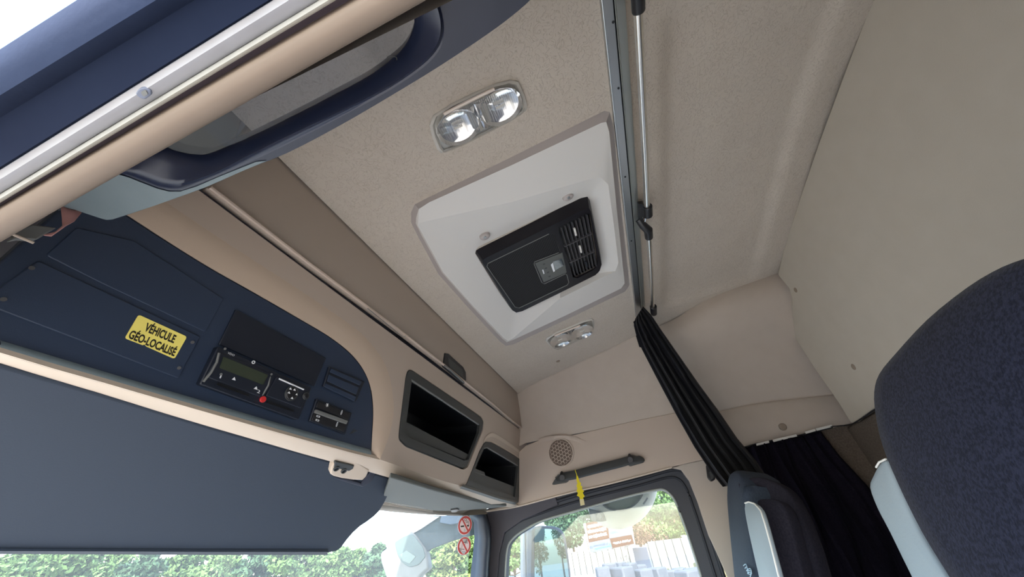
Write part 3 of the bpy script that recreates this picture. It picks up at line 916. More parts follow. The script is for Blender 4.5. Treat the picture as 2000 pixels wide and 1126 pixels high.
# blank module with two slots
bmod = thing('blank_switch_module', 'black blank module with two dark slots beside the tachograph', 'module', PANEL.hit(668, 770))
pplate('frame', PANEL, [(644, 715), (713, 745), (695, 785), (632, 754)], M_PANEL2, bmod, h=0.007, th=0.012, bevel=0.002, r=0.003)
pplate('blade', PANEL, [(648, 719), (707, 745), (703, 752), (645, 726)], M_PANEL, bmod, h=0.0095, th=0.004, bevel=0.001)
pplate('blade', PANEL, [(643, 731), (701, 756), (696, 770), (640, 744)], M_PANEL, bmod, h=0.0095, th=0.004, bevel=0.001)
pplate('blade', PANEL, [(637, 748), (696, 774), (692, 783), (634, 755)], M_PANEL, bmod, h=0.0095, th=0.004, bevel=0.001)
# rocker switches
rsw = thing('rocker_switch_module', 'black pair of rocker switches with white symbols at panel corner', 'switch', PANEL.hit(645, 835))
pplate('frame', PANEL, [(619, 778), (688, 806), (674, 848), (605, 822)], M_PANEL2, rsw, h=0.007, th=0.012, bevel=0.002, r=0.003)
pplate('rocker', PANEL, [(622, 783), (684, 807), (680, 820), (618, 795)], M_BLACK, rsw, h=0.0105, th=0.006, bevel=0.001)
pplate('rocker', PANEL, [(614, 806), (676, 829), (671, 843), (609, 820)], M_BLACK, rsw, h=0.0105, th=0.006, bevel=0.001)
pplate('bar', PANEL, [(619, 799), (681, 821), (677, 828), (616, 806)], M_MGREY, rsw, h=0.0135, th=0.008, bevel=0.0015)
for q in ((661, 805), (652, 828)):
    cc = PANEL.uv(q)
    o_ = [(cc[0] + 0.0022 * math.cos(a) * (1 + .0), cc[1] + 0.0062 * math.sin(a)) for a in np.linspace(0, 2 * math.pi, 17)[:-1]]
    i_ = [(cc[0] + (a - cc[0]) * 0.6, cc[1] + (b - cc[1]) * 0.82) for a, b in o_]
    G().plate(PANEL, o_, [i_], 0.0112, 0.0008).mk('print', M_WHITE, rsw, smooth=0)
for k in range(3):
    cc = PANEL.uv((633, 790.5)); a = k * math.pi / 3 + 0.3
    d = np.array([math.cos(a), math.sin(a)]); e = np.array([-d[1], d[0]])
    cc = np.array(cc)
    G().plate(PANEL, [tuple(cc + d * 0.0045 + e * 0.0005), tuple(cc - d * 0.0045 + e * 0.0005), tuple(cc - d * 0.0045 - e * 0.0005), tuple(cc + d * 0.0045 - e * 0.0005)], [], 0.0112, 0.0008).mk('print', M_WHITE, rsw, smooth=0)
for q in ((622, 812.5), (620.5, 820)):
    pplate('print', PANEL, [(q[0] - 3, q[1] - 2.5), (q[0] + 3.4, q[1] - 0.5), (q[0] + 2.4, q[1] + 2.6), (q[0] - 4, q[1] + 0.6)], M_WHITE, rsw, h=0.0112, th=0.0006, holes=[[(q[0] - 2, q[1] - 1.4), (q[0] + 2.2, q[1] - 0.2), (q[0] + 1.4, q[1] + 1.4), (q[0] - 2.8, q[1] + 0.2)]], smooth=0)
for k in range(4):
    pplate('grip_rib', PANEL, [(684 + 3.2 * k, 847 + 1.2 * k - 3 * k), (691 + 2.6 * k, 837 + 1.2 * k), (692 + 2.6 * k, 837.6 + 1.2 * k), (685 + 3.2 * k, 847.6 - 1.8 * k)], M_DGREY, cp, h=0.001, th=0.001, smooth=0)

# yellow sticker
st = thing('geolocation_sticker', 'yellow sticker with black capital lettering on dark overhead panel', 'sticker', PANEL.hit(290, 690))
s_px = round_poly([(271, 614), (365.5, 657), (341, 700.5), (286, 676), (283, 672), (279, 673.5), (244, 660)], [5, 5, 5, 2, 1, 1, 5], 4)
pplate('backing', PANEL, s_px, M_YELLOW, st, h=0.0042, th=0.001, smooth=0)
lettering('print', 'VÉHICULE', PANEL, (280.5, 644.5), (339, 669.5), (287.5, 630), M_INK, st, h=0.0046, bold=0.034)
lettering('print', 'GÉO-LOCALISÉ', PANEL, (249.5, 658.5), (340, 695), (257, 644), M_INK, st, h=0.0046, bold=0.034)

# storage boxes in the console
def storage(label, out_px, open_px, lip_px, rail_px, r):
    t = thing('storage_box', label, 'storage box', FACE.hit(*lip_px[2]), 'open storage boxes in the overhead console')
    o_ = round_poly(FACE.uvs(out_px), r); i_ = round_poly(FACE.uvs(open_px), r * 0.6)
    G().plate(FACE, o_, [i_], 0.003, 0.02).mk('bezel', M_DGREY, t, bevel=0.0025)
    g = G()
    f = [FACE.pt(u, v, -0.010) for u, v in i_]
    c_ = sum((Vector(p) for p in f), Vector()) / len(f)
    b = [c_ + (p - c_) * 0.9 + Vector((0, 0.20, 0.03)) for p in f]
    g.loft([f, b], closed=True).cap(b)
    g.mk('bin', M_CAV, t, smooth=30)
    pplate('front_lip', FACE, lip_px, M_DGREY, t, h=-0.006, th=0.012, bevel=0.002, r=0.004)
    G().tube([FACE.hit(*p, h=0.0) for p in rail_px], 0.004, 8).mk('top_rail', M_MGREY, t)
    return t
storage('dark open storage box in console centre beside the control panel',
        [(797, 724), (803, 723), (939, 815), (943, 823), (941, 838), (911, 909), (903, 913), (792, 869), (780, 857), (781, 842), (793, 735)],
        [(803, 742), (936, 829), (934, 845), (914, 897), (906, 899), (798, 854), (790, 842)],
        [(791, 822), (915, 887), (909, 898), (800, 854), (789, 843)], [(802, 741), (860, 779), (934, 828)], 0.008)
t2 = storage('dark open storage box at console end next to passenger door lining',
        [(948, 862), (958, 863), (1015, 896), (1018, 903), (1012, 980), (1005, 983), (902, 952), (911, 944), (938, 878)],
        [(944, 876), (950, 873), (1011, 909), (1005, 970), (918, 938), (920, 930)],
        [(923, 918), (1008, 951), (1005, 970), (918, 938)], [(944, 875), (951, 873), (1010, 908)], 0.006)
G().loft([[FACE.hit(*p, h=0.006) for p in smooth_line([(905, 945), (940, 957), (980, 970), (1010, 978)], 4)],
          [FACE.hit(*p, h=0.012) for p in smooth_line([(902, 949), (938, 961), (978, 974), (1009, 981)], 4)],
          [FACE.hit(*p, h=0.002) for p in smooth_line([(898, 953), (935, 965), (975, 978), (1006, 985)], 4)]]).mk('rolled_edge', M_MGREY, t2, smooth=70)
pplate('inner_tab', FACE, [(925, 913), (946, 921), (948, 928), (923, 920)], M_DGREY, t2, h=-0.004, th=0.006, bevel=0.001)
# pale pocket above the end box
pp = [[FACE.hit(*p, h=0.001) for p in smooth_line([(944, 862), (948, 853), (955, 847), (965, 846), (985, 858), (1010, 876), (1028, 889)], 4)],
      [FACE.hit(*p, h=-0.004) for p in smooth_line([(945, 866), (950, 859), (957, 857), (966, 859), (985, 870), (1008, 884), (1025, 896)], 4)],
      [FACE.hit(*p, h=-0.0005) for p in smooth_line([(945, 870), (950, 864), (957, 863), (966, 866), (985, 877), (1006, 890), (1023, 903)], 4)]]
G().loft([[p + FACE.n * 0.002 for p in r] for r in pp]).mk('pocket_reveal', M_LIP, cs, smooth=70)

# ================================================================== WINDSCREEN SIDE
def wsy(x): return 1.10 - 0.115 * abs((x - CW) / 1.03) ** 3
xs = np.linspace(0.10, 2.165, 22)
G().loft([[Vector((x, wsy(x) + 0.10 * (0.21 - z), z)) for x in xs] for z in (0.23, 0.0, -0.35, -0.75)]).mk('window_1', M_SCREEN, kind='structure', smooth=70)
# header strip over the windscreen and its bright trims
hs = thing('windscreen_header', 'beige trim strip along the top edge of the windscreen', 'trim panel', (1.2, 1.06, 0.19))
ZH = 0.20
f0 = [P(*p, z=ZH) for p in smooth_line([(700, 975), (748, 986), (800, 993), (852, 999), (890, 1001), (918, 1002), (950, 1000)], 3)]
f1 = [P(*p, z=ZH - 0.012) for p in smooth_line([(692, 988), (740, 996), (800, 1002), (850, 1005), (890, 1006.5), (919, 1005.5), (952, 1003)], 3)]
ext = lambda r: [Vector((0.12, 1.03, r[0].z)), Vector((0.9, 1.025, r[0].z))] + r[3:]
G().loft([[p + Vector((0, -0.004, 0.02)) for p in ext(f0)], ext(f0), [a.lerp(b, 0.5) + Vector((0, -0.004, 0)) for a, b in zip(ext(f0), ext(f1))], ext(f1), [p + Vector((0, 0.05, 0.03)) for p in ext(f1)]]).mk('strip', mat('taupe_trim_plastic', (0.30, 0.265, 0.22), 0.6), hs, smooth=60)
for k in range(3):
    G().tube([P(p[0], p[1] - 1.5 + 2.4 * k, z=ZH - 0.002) for p in [(715, 973), (752, 981), (800, 988), (845, 995)]], 0.0016, 6).mk('bright_bead', M_LIP, hs)
# folded passenger visor
pv = thing('passenger_sun_visor', 'grey-green folded sun visor under the console on passenger side', 'sun visor', (1.7, 0.95, 0.19))
ZP = 0.205
PV = Plane((0, 0.78, ZP), (0, -0.06, -1), (1, 0, 0))
pplate('visor_board', PV, [(762, 932), (774, 935), (850, 958), (920, 977), (960, 986), (990, 988), (960, 992), (893, 997), (852, 997), (800, 990), (752, 981), (745, 979)], M_GVIS, pv, h=0.0, th=0.014, bevel=0.003)
pplate('latch', PV, [(880, 996), (893, 994), (897, 996), (890, 1000), (882, 1000)], M_DGREY, pv, h=0.006, th=0.008, bevel=0.001)

# driver's sun visor, pulled down
dv = thing('driver_sun_visor', 'large slate blue sun visor pulled down across the windscreen', 'sun visor', VIS.hit(400, 1080))
v_px = [(-60, 694), (0, 712), (200, 770), (450, 845), (640, 899), (770, 935), (764, 955), (752, 980), (741, 998), (731, 1008), (718, 1018), (703, 1028), (690, 1040), (678, 1054), (668, 1068), (658, 1076), (640, 1080), (400, 1080), (200, 1079), (0, 1079), (-90, 1078)]
G().plate(VIS, VIS.uvs(v_px), [], 0.0, 0.016).mk('visor_board', M_VISOR, dv, bevel=0.005, seg=3)
G().loft([[VIS.hit(*p, h=0.001) for p in [(-90, 1070), (200, 1071), (400, 1072), (640, 1072)]], [VIS.hit(*p, h=0.006) for p in [(-90, 1075), (200, 1076), (400, 1077), (640, 1077)]], [VIS.hit(*p, h=-0.004) for p in [(-90, 1081), (200, 1082), (400, 1083), (640, 1083)]]]).mk('hem', M_VISOR, dv, smooth=70)
# hinge bracket
br = thing('visor_bracket', 'beige plastic visor bracket with two holes at console underside', 'bracket', VIS.hit(680, 930, h=0.01))
bk = [(648, 911), (655, 903), (690, 908), (692, 898), (722, 917), (716, 930), (708, 938), (690, 937), (668, 934), (652, 930), (645, 926)]
pplate('bracket_body', VIS, bk, M_LIP, br, h=0.020, th=0.02, bevel=0.004, seg=3)
pplate('dark_recess', VIS, [(655, 901), (661, 902), (692, 909), (690, 915), (682, 920), (668, 917), (652, 913)], M_DGREY, br, h=0.022, th=0.01, bevel=0.002)
for q in ((657, 914.5), (671.5, 919)):
    g = G(); o_ = circle_uv(VIS.uv(q, 0.022), 0.0075, 16, 1.2); i_ = circle_uv(VIS.uv(q, 0.022), 0.0052, 16, 1.2)
    g.plate(VIS, o_, [i_], 0.0245, 0.004)
    rg = g.mk('screw_socket', M_DGREY, br, bevel=0.0008)
    G().plate(VIS, i_, [], 0.0225, 0.001).mk('hole', M_CAV, rg, smooth=0)
pplate('painted_shadow', VIS, [(650, 930), (690, 938), (706, 944), (722, 925), (726, 912), (735, 922), (726, 940), (708, 951), (690, 946), (655, 935)], mat('navy_painted_shadow', (0.022, 0.026, 0.045), 0.6), br, h=0.006, th=0.008, bevel=0.003)  # navy strip painting the bracket's cast shadow on the visor

# prohibition stickers on the windscreen
def roundel(label, c, rx_, ry_, draw):
    WS = Plane(P(*c, x=2.09), (-0.62, -0.78, 0), (1, -1, 0))
    t = thing('prohibition_sticker', label, 'sticker', WS.hit(c[0], c[1] + ry_))
    def ell(k, n=28): return WS.uvs([(c[0] + rx_ * k * math.cos(a) + 0.10 * ry_ * k * math.sin(a) * -1, c[1] + ry_ * k * math.sin(a)) for a in np.linspace(0, 2 * math.pi, n + 1)[:-1]])
    G().plate(WS, ell(1.0), [], 0.0, 0.0006).mk('backing', M_WHITE, t, smooth=0)
    G().plate(WS, ell(0.72), [], 0.0008, 0.0004).mk('face', M_PINKPR, t, smooth=0)
    G().plate(WS, ell(0.94), [ell(0.72)], 0.0010, 0.0004).mk('red_ring', M_REDPR, t, smooth=0)
    draw(WS, t)
    G().plate(WS, WS.uvs([(c[0] - rx_ * .50, c[1] - ry_ * .66), (c[0] - rx_ * .34, c[1] - ry_ * .74), (c[0] + rx_ * .52, c[1] + ry_ * .54), (c[0] + rx_ * .36, c[1] + ry_ * .66)]), [], 0.0018, 0.0004).mk('red_bar', M_REDPR, t, smooth=0)
    return t
def draw_cig(WS, t):
    def q(pts, m, h=0.0013, n='print'): G().plate(WS, WS.uvs(pts), [], h, 0.0004).mk(n, m, t, smooth=0)
    q([(899.5, 1026.2), (906, 1025.2), (906.3, 1028.2), (899.8, 1029)], M_INK)
    q([(912, 1024.6), (915.5, 1024.2), (915.7, 1027.4), (912.3, 1027.6)], M_INK)
    q([(906.5, 1031), (911, 1036), (905.5, 1038.5)], M_GREYPR)
    G().tube([WS.hit(*p, h=0.0015) for p in smooth_line([(915, 1024), (915, 1019.5), (911, 1020), (910, 1016), (907.5, 1015.5), (908, 1012.5), (911, 1013), (912, 1017), (915.5, 1018)], 3)], 0.0010, 5).mk('smoke_print', M_INK, t)
roundel('round no smoking sticker, upper of two on the windscreen corner', (908, 1025), 14.0, 19.3, draw_cig)
def draw_phone(WS, t):
    def q(pts, m, h=0.0013, n='print'): G().plate(WS, WS.uvs(pts), [], h, 0.0004).mk(n, m, t, smooth=0)
    q([(903, 1051.5), (913, 1051.5), (911.5, 1061), (905, 1058)], M_GREYPR, 0.0011)
    q([(901, 1075), (910, 1075), (907, 1082), (902, 1080)], M_GREYPR, 0.0011)
    q([(904, 1057.5), (909, 1058), (908.8, 1059.2), (903.8, 1058.7)], M_INK)
    q([(902, 1071), (907, 1071.5), (906.8, 1072.6), (901.8, 1072)], M_INK)
    for k in range(3):
        for s, cc in ((1, (907, 1059)), (-1, (903, 1070.5))):
            r_ = 3.2 + 1.9 * k
            a0 = -0.9 if s > 0 else math.pi - 0.9
            G().tube([WS.hit(cc[0] + r_ * 0.8 * math.cos(a), cc[1] + r_ * 1.25 * math.sin(a), h=0.0014) for a in np.linspace(a0, a0 + 1.1, 6)], 0.0010, 5).mk('wave_print', M_INK, t)
    G().tube([WS.hit(909, 1059, h=0.0013), WS.hit(907.5, 1065, h=0.0013)], 0.0006, 5).mk('print', M_INK, t)
    G().tube([WS.hit(903, 1060, h=0.0013), WS.hit(902, 1070, h=0.0013)], 0.0006, 5).mk('print', M_INK, t)
roundel('round no phones sticker, lower of two on the windscreen corner', (906.5, 1065.5), 13.5, 18.5, draw_phone)

# ================================================================== DRIVER'S DOOR HEADER (overhead, close to the camera)
def nrow(a, b, z, y0=-0.45, y1=1.02, dz=0.0):
    p, q = P(*a, z=z), P(*b, z=z)
    k = (q.x - p.x) / (q.y - p.y)
    return [Vector((p.x + k * (y - p.y), y, z + dz)) for y in np.linspace(y0, y1, 16)]
nd = thing('door_1', None, None, (0.02, 0.3, 0.25), kind='structure')
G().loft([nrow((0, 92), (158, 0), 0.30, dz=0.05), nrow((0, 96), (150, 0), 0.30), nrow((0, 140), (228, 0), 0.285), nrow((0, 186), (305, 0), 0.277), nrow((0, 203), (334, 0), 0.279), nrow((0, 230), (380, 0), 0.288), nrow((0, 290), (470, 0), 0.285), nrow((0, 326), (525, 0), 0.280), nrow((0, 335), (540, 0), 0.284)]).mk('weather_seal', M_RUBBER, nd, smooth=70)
G().loft([nrow((0, 333), (537, 0), 0.275, dz=0.02), nrow((0, 334), (538, 0), 0.275), nrow((0, 350), (565, 0), 0.271), nrow((0, 366), (600, 0), 0.273), nrow((0, 377), (621, 0), 0.276), nrow((0, 378), (624, 0), 0.279)]).mk('painted_flange', M_PAINT, nd, smooth=70)
G().loft([nrow((0, 380), (626, 0), 0.274, dz=0.02), nrow((0, 381), (627, 0), 0.273), nrow((0, 388), (642, 0), 0.271), nrow((0, 396), (657, 0), 0.273), nrow((0, 397), (659, 0), 0.275, dz=0.02)]).mk('sealant_strip', M_PAINT2, nd, smooth=70)
G().loft([nrow((0, 396), (656, 0), 0.280), nrow((0, 403), (680, 0), 0.284), nrow((0, 412), (702, 0), 0.280)]).mk('inner_seal', M_PURPLE, nd, smooth=70)
G().loft([nrow((0, 409), (699, 0), 0.270, dz=0.02), nrow((0, 410), (700, 0), 0.268), nrow((0, 420), (722, 0), 0.263), nrow((0, 450), (785, 0), 0.262), nrow((0, 468), (824, 0), 0.265), nrow((0, 473), (833, 0), 0.270), nrow((0, 473), (833, 0), 0.275, dz=0.012)]).mk('header_lining', M_NEARTRIM, nd, smooth=70)
# little plug in the flange
fl = Plane((0, 0, 0.2715), (0, 0, -1), (0, 1, 0))
plug = pplate('plug', fl, [(264, 183), (271, 173), (284, 171), (294, 176), (295, 186), (282, 195), (270, 190)], mat('blue_grey_plug', (0.14, 0.16, 0.22), 0.5), nd, h=0.001, th=0.006, r=0.002, bevel=0.0006)
pplate('plug_core', fl, [(274, 180), (284, 176), (289, 184), (280, 189)], M_MGREY, plug, h=0.0018, th=0.002, r=0.001)

# side shelf frame over the driver's door with its smoked pane
ss = thing('side_storage_tray', 'dark blue frame with smoked pane overhead by driver door', 'storage tray', (0.13, 0.3, 0.45))
SH = Plane((0, 0, 0.45), (0, 0, -1), (0, 1, 0))
# pixel loops: outer edge, ridge, opening
o_px = [(300, 290), (118, 403), (145, 409), (196, 426), (206, 429), (216, 429), (228, 426), (300, 402), (400, 366), (480, 331), (560, 299), (660, 247), (760, 189), (860, 128), (950, 68), (1000, 31), (1040, -4), (1110, -75), (1000, -110), (700, 60)]
d_px = [(300, 290), (222, 334), (250, 344), (292, 360), (306, 366), (330, 371), (352, 372), (384, 360), (430, 342), (480, 320), (560, 282), (660, 231), (760, 177), (825, 133), (855, 102), (866, 75), (866, 40), (856, -2), (840, -60), (700, 60)]
r_px = [(300, 285), (232, 330), (255, 336), (292, 350), (306, 355), (330, 360), (352, 358), (384, 350), (430, 332), (480, 306), (560, 266), (667, 216), (760, 168), (820, 125), (848, 95), (859, 70), (860, 40), (850, 0), (834, -60), (690, 60)]
h_px = [(310, 270), (280, 292), (300, 285), (318, 287), (335, 293), (350, 298), (380, 303), (404, 302), (436, 290), (484, 270), (560, 233), (650, 187), (720, 149), (773, 109), (794, 85), (806, 58), (809, 40), (804, 10), (790, -40), (690, 50)]
Lo = [SH.hit(*p, h=0.0) for p in o_px]
Ld = [SH.hit(*p, h=0.0) for p in d_px]
Lr = [SH.hit(*p, h=0.007) for p in r_px]
Lh = [SH.hit(*p, h=-0.012) for p in h_px]
def dens(l): return [Vector(p) for p in smooth_line([tuple(q) for q in l], 3, closed=True)]
m_tray = mat('navy_tray_plastic', (0.014, 0.019, 0.042), 0.3, spec=0.5)
m_teal = mat('lit_slate_teal', (0.17, 0.21, 0.225), 0.55, spec=0.4, noise=(18, 2.0), col2=(0.145, 0.185, 0.20))
lo, ld, lr_, lh = dens(Lo), dens(Ld), dens(Lr), dens(Lh)
nfront = 0
m_skirt = mat('navy_tray_skirt', (0.016, 0.022, 0.042), 0.42, spec=0.45, noise=(25, 2.0), col2=(0.012, 0.017, 0.034))
G().loft([lo, ld], closed=True).loft([lo, [p + Vector((0, 0, 0.012)) for p in lo]], closed=True).mk('flange', m_skirt, ss, smooth=50)
G().loft([ld, [a.lerp(b, 0.35) + Vector((0, 0, 0.003)) for a, b in zip(ld, lr_)], lr_, [a.lerp(b, 0.2) + Vector((0, 0, -0.001)) for a, b in zip(lr_, lh)], [a.lerp(b, 0.6) for a, b in zip(lr_, lh)], lh, [p + Vector((0, 0, 0.02)) for p in lh]], closed=True).mk('rim', m_tray, ss, smooth=70)
tfr = [SH.hit(*p, h=0.0015) for p in [(118, 403), (145, 409), (196, 426), (208, 429), (220, 428), (300, 402), (400, 366), (480, 331), (520, 314), (500, 316), (430, 344), (384, 364), (352, 374), (330, 374), (306, 368), (250, 346), (215, 336)]]
g = G(); n_ = len(tfr); g.add(tfr + [p + Vector((0, 0, 0.0008)) for p in tfr], [tuple(range(n_)), tuple(range(2 * n_ - 1, n_ - 1, -1))] + [(i, (i + 1) % n_, n_ + (i + 1) % n_, n_ + i) for i in range(n_)])
g.mk('lit_flange_front', m_teal, ss, smooth=0, label='flange front painted pale as lit')  # pale teal overlay paints the lit front part of the flange
zz = Plane((0, 0, 0.463), (0, 0, -1), (0, 1, 0))
G().add([p + Vector((0, 0, 0.001)) for p in lh], [tuple(range(len(lh)))]).mk('smoked_pane', M_SMOKE, ss, smooth=0)
g = G(); g.tube([SH.hit(*p, h=-0.004) for p in smooth_line([(756, 118), (757, 112), (762, 109), (768, 109), (774, 112), (775, 117)], 3)], 0.0006, 6); g.mk('catch_loop', M_BLACK, ss)

# salmon strap end and grey clip by the tray
rb = [[P(119, 403, y=0.655), P(160, 412, y=0.655)], [P(121, 425, y=0.655), P(158, 417, y=0.655)], [P(122, 441, y=0.652), P(145, 432, y=0.650)], [P(108, 453, y=0.650), P(128, 441, y=0.648)], [P(85, 459, y=0.650), P(100, 461, y=0.648)]]
G().loft(rb).mk('strap_end', M_SALMON, None, smooth=60, solid=0.0012, label='short salmon pink strap end hanging beside the driver door header', cat='strap')
cl = thing('visor_clip', 'small grey plastic clip under the driver door header', 'clip', P(80, 470, y=0.66))
CLP = Plane((0, 0.665, 0.45), (0, -1, -0.1), (1, 0, 0))
pplate('clip_body', CLP, [(40, 447), (62, 437), (112, 444), (90, 457), (72, 468), (40, 466), (20, 470)], M_MGREY, cl, h=0.0, th=0.012, bevel=0.002)
G().tube([CLP.hit(25, 457, h=0.004), CLP.hit(66, 474, h=0.004)], 0.0018, 6).mk('clip_edge', M_LIP, cl)

# ================================================================== ROOF UNIT
hu = thing('roof_hatch_trim', 'light grey faceted roof trim panel around the black vent unit', 'roof trim', CEIL.pt(1.1, 0.17, 0.06))
H0 = 0.022
ho_px = [(803, 434), (803, 414), (810, 399), (831, 388), (1000, 306), (1180, 216.5), (1191, 219), (1198, 246), (1213, 400), (1229.5, 556), (1221, 569), (1110, 622), (1003, 672), (988, 675), (977, 667), (915, 601), (856, 535), (815, 459)]
hi_px = [(812, 436), (813, 424), (818, 408), (838, 395), (1000, 322), (1174, 240), (1184, 238), (1190, 258), (1204, 402), (1220, 553), (1213, 563), (1106, 615), (1001, 664), (990, 668), (981, 661), (921, 597), (863, 532), (823, 459)]
I_px = [(816, 440), (816.5, 437.5), (817, 436), (822, 434), (1000, 394), (1150, 350), (1174, 347), (1188, 360), (1199, 440), (1208, 513), (1202, 529), (1094, 582), (1002, 660), (992, 665), (983, 659), (923, 596), (865, 531), (826, 459)]
U_px = [(928, 494), (930, 487), (934, 482), (945, 476), (1040, 431), (1132, 388), (1144, 387), (1150, 398), (1163, 460), (1175, 516), (1168, 533), (1094, 570), (1020, 606), (1008, 609), (1000, 604), (978, 575), (956, 540), (938, 511)]
A_ = [CEIL.hit(*p, h=0.0) for p in ho_px]
B_ = [CEIL.hit(*p, h=H0) for p in hi_px]
B0 = [CEIL.hit(p[0] * 0.6 + q[0] * 0.4, p[1] * 0.6 + q[1] * 0.4, h=H0 * 0.8) for p, q in zip(ho_px, hi_px)]
I_ = [CEIL.hit(*p, h=H0 + 0.010) for p in I_px]
U_ = [CEIL.hit(*p, h=0.002) for p in U_px]
m_side = mat('shaded_pinkish_grey', (0.44, 0.40, 0.385), 0.6)  # darker copy of the trim grey, shade of the sides put into colour
G().loft([A_, B_], closed=True).mk('edge_wall', m_side, hu, smooth=35)
G().loft([B_, I_], closed=True).mk('border', M_HATCH, hu, smooth=25)
G().loft([I_, U_], closed=True).mk('sloped_surround', M_HATCH, hu, smooth=25)
for q in ((947, 461), (1109, 384)):
    sc = G()
    c_ = CEIL.hit(*q, h=0.014)
    ax = CEIL.u; ay = CEIL.v
    ring = []
    for k, (s, hh) in enumerate(((1.0, -0.008), (0.95, 0.004), (0.75, 0.009), (0.0, 0.010))):
        ring.append([c_ + ay * (0.020 * s * math.cos(a)) + ax * (0.013 * s * math.sin(a)) + CEIL.n * hh for a in np.linspace(0, 2 * math.pi, 17)[:-1]])
    sc.loft(ring, closed=True)
    nub = sc.mk('screw_nub', m_side, hu, smooth=60)
    g = G(); g.tube([c_ - ax * 0.005 + CEIL.n * 0.009, c_ - ax * 0.005 + CEIL.n * 0.0125], 0.0055, 10); g.mk('screw', M_ALU, nub, bevel=0.0008)

un = thing('roof_vent_unit', 'black rectangular roof unit with perforated grille, louvres and small control display', 'air unit', CEIL.pt(1.1, 0.17, 0.06))
HF = 0.046
fr_px = [(941, 512), (942, 507), (948, 503), (1040, 458), (1140, 408), (1151, 405), (1155, 411), (1167, 470), (1176, 517), (1172, 529), (1164, 537), (1094, 572), (1020, 608), (1008, 611), (1001, 607), (978, 572)]
fuv = CEIL.uvs(fr_px, HF)
cu = (sum(p[0] for p in fuv) / len(fuv), sum(p[1] for p in fuv) / len(fuv))
base_uv = [(cu[0] + (u - cu[0]) * 1.06, cu[1] + (v - cu[1]) * 1.06) for u, v in fuv]
in_uv = [(cu[0] + (u - cu[0]) * 0.99, cu[1] + (v - cu[1]) * 0.99) for u, v in fuv]
g_px = [(951, 520), (953, 514), (1072, 456.5), (1080, 456.5), (1085, 461), (1093, 490), (1091, 493), (1044, 511), (1043, 515), (1058, 551), (1063, 554), (1104, 534.5), (1107, 536), (1111, 551), (1108, 556), (1014, 601), (1006, 599)]
v_px2 = [(1090, 447), (1093, 443), (1144, 418), (1150, 417), (1153, 421), (1168, 510), (1166, 521), (1159, 527), (1128, 543), (1119, 541)]
guv, vuv = CEIL.uvs(g_px, HF), CEIL.uvs(v_px2, HF)
G().loft([[CEIL.pt(u, v, 0.0) for u, v in base_uv], [CEIL.pt(u, v, HF - 0.004) for u, v in fuv], [CEIL.pt(u, v, HF) for u, v in in_uv]], closed=True).plate(CEIL, in_uv, [guv, vuv], HF, 0.006).mk('housing', mat('black_unit_plastic', (0.008, 0.007, 0.010), 0.42, spec=0.3), un, smooth=30)
G().plate(CEIL, guv, [], HF - 0.0015, 0.002).mk('perforated_grille', M_PERF, un, smooth=0)
gl_ = [CEIL.pt(u, v, HF) for u, v in guv]
G().tube(gl_[6:] + gl_[:3], 0.0016, 6).mk('grille_bead', M_MGREY, un)
pplate('vent_shaft', CEIL, [(1086, 442), (1150, 413), (1166, 518), (1120, 540)], M_CAV, un, h=0.012, th=0.004)
M_SLAT = mat('edge_lit_louvre_plastic', (0.060, 0.058, 0.062), 0.4, spec=0.5)  # paler than the housing to paint light caught on the slat edges
# louvre slats: three fields of seven
vc = [CEIL.uv(p, HF) for p in ((1092, 446), (1150, 418), (1168, 521), (1121, 542))]
def vq(s, t):
    a = np.array(vc[0]) * (1 - s) + np.array(vc[1]) * s
    b = np.array(vc[3]) * (1 - s) + np.array(vc[2]) * s
    return a * (1 - t) + b * t
for fld in range(3):
    t0, t1 = fld / 3 + 0.012, (fld + 1) / 3 - 0.012
    for k in range(8):
        s = (k + 0.5) / 8
        a, b = vq(s, t0), vq(s, t1)
        p, q = CEIL.pt(*a, HF - 0.0075), CEIL.pt(*b, HF - 0.0075)
        ax = (q - p) / 2
        w = CEIL.v * 0.0011 + CEIL.n * 0.0
        dd = (CEIL.n * 0.0065 + CEIL.v * 0.002)
        G().box((p + q) / 2, ax, w, dd).mk('slat', M_SLAT, un, smooth=0)
    if fld < 2:
        a, b = vq(0.0, (fld + 1) / 3), vq(1.0, (fld + 1) / 3)
        p, q = CEIL.pt(*a, HF - 0.005), CEIL.pt(*b, HF - 0.005)
        G().box((p + q) / 2, (q - p) / 2, CEIL.u * 0.0025, CEIL.n * 0.005).mk('divider', M_SLAT, un, smooth=0)
    s = (0.46, 0.50, 0.58)[fld]
    a = vq(s, fld / 3 + 0.10); b = vq(s, fld / 3 + 0.225)
    p, q = CEIL.pt(*a, HF + 0.001), CEIL.pt(*b, HF + 0.001)
    G().box((p + q) / 2, (q - p) / 2, CEIL.v * 0.0035, CEIL.n * 0.004).mk('vane_tab', (M_WHITEP, M_WHITEP, M_PANEL2)[fld], un, bevel=0.001, label=('white vane tab', 'white vane tab', 'black vane tab')[fld])
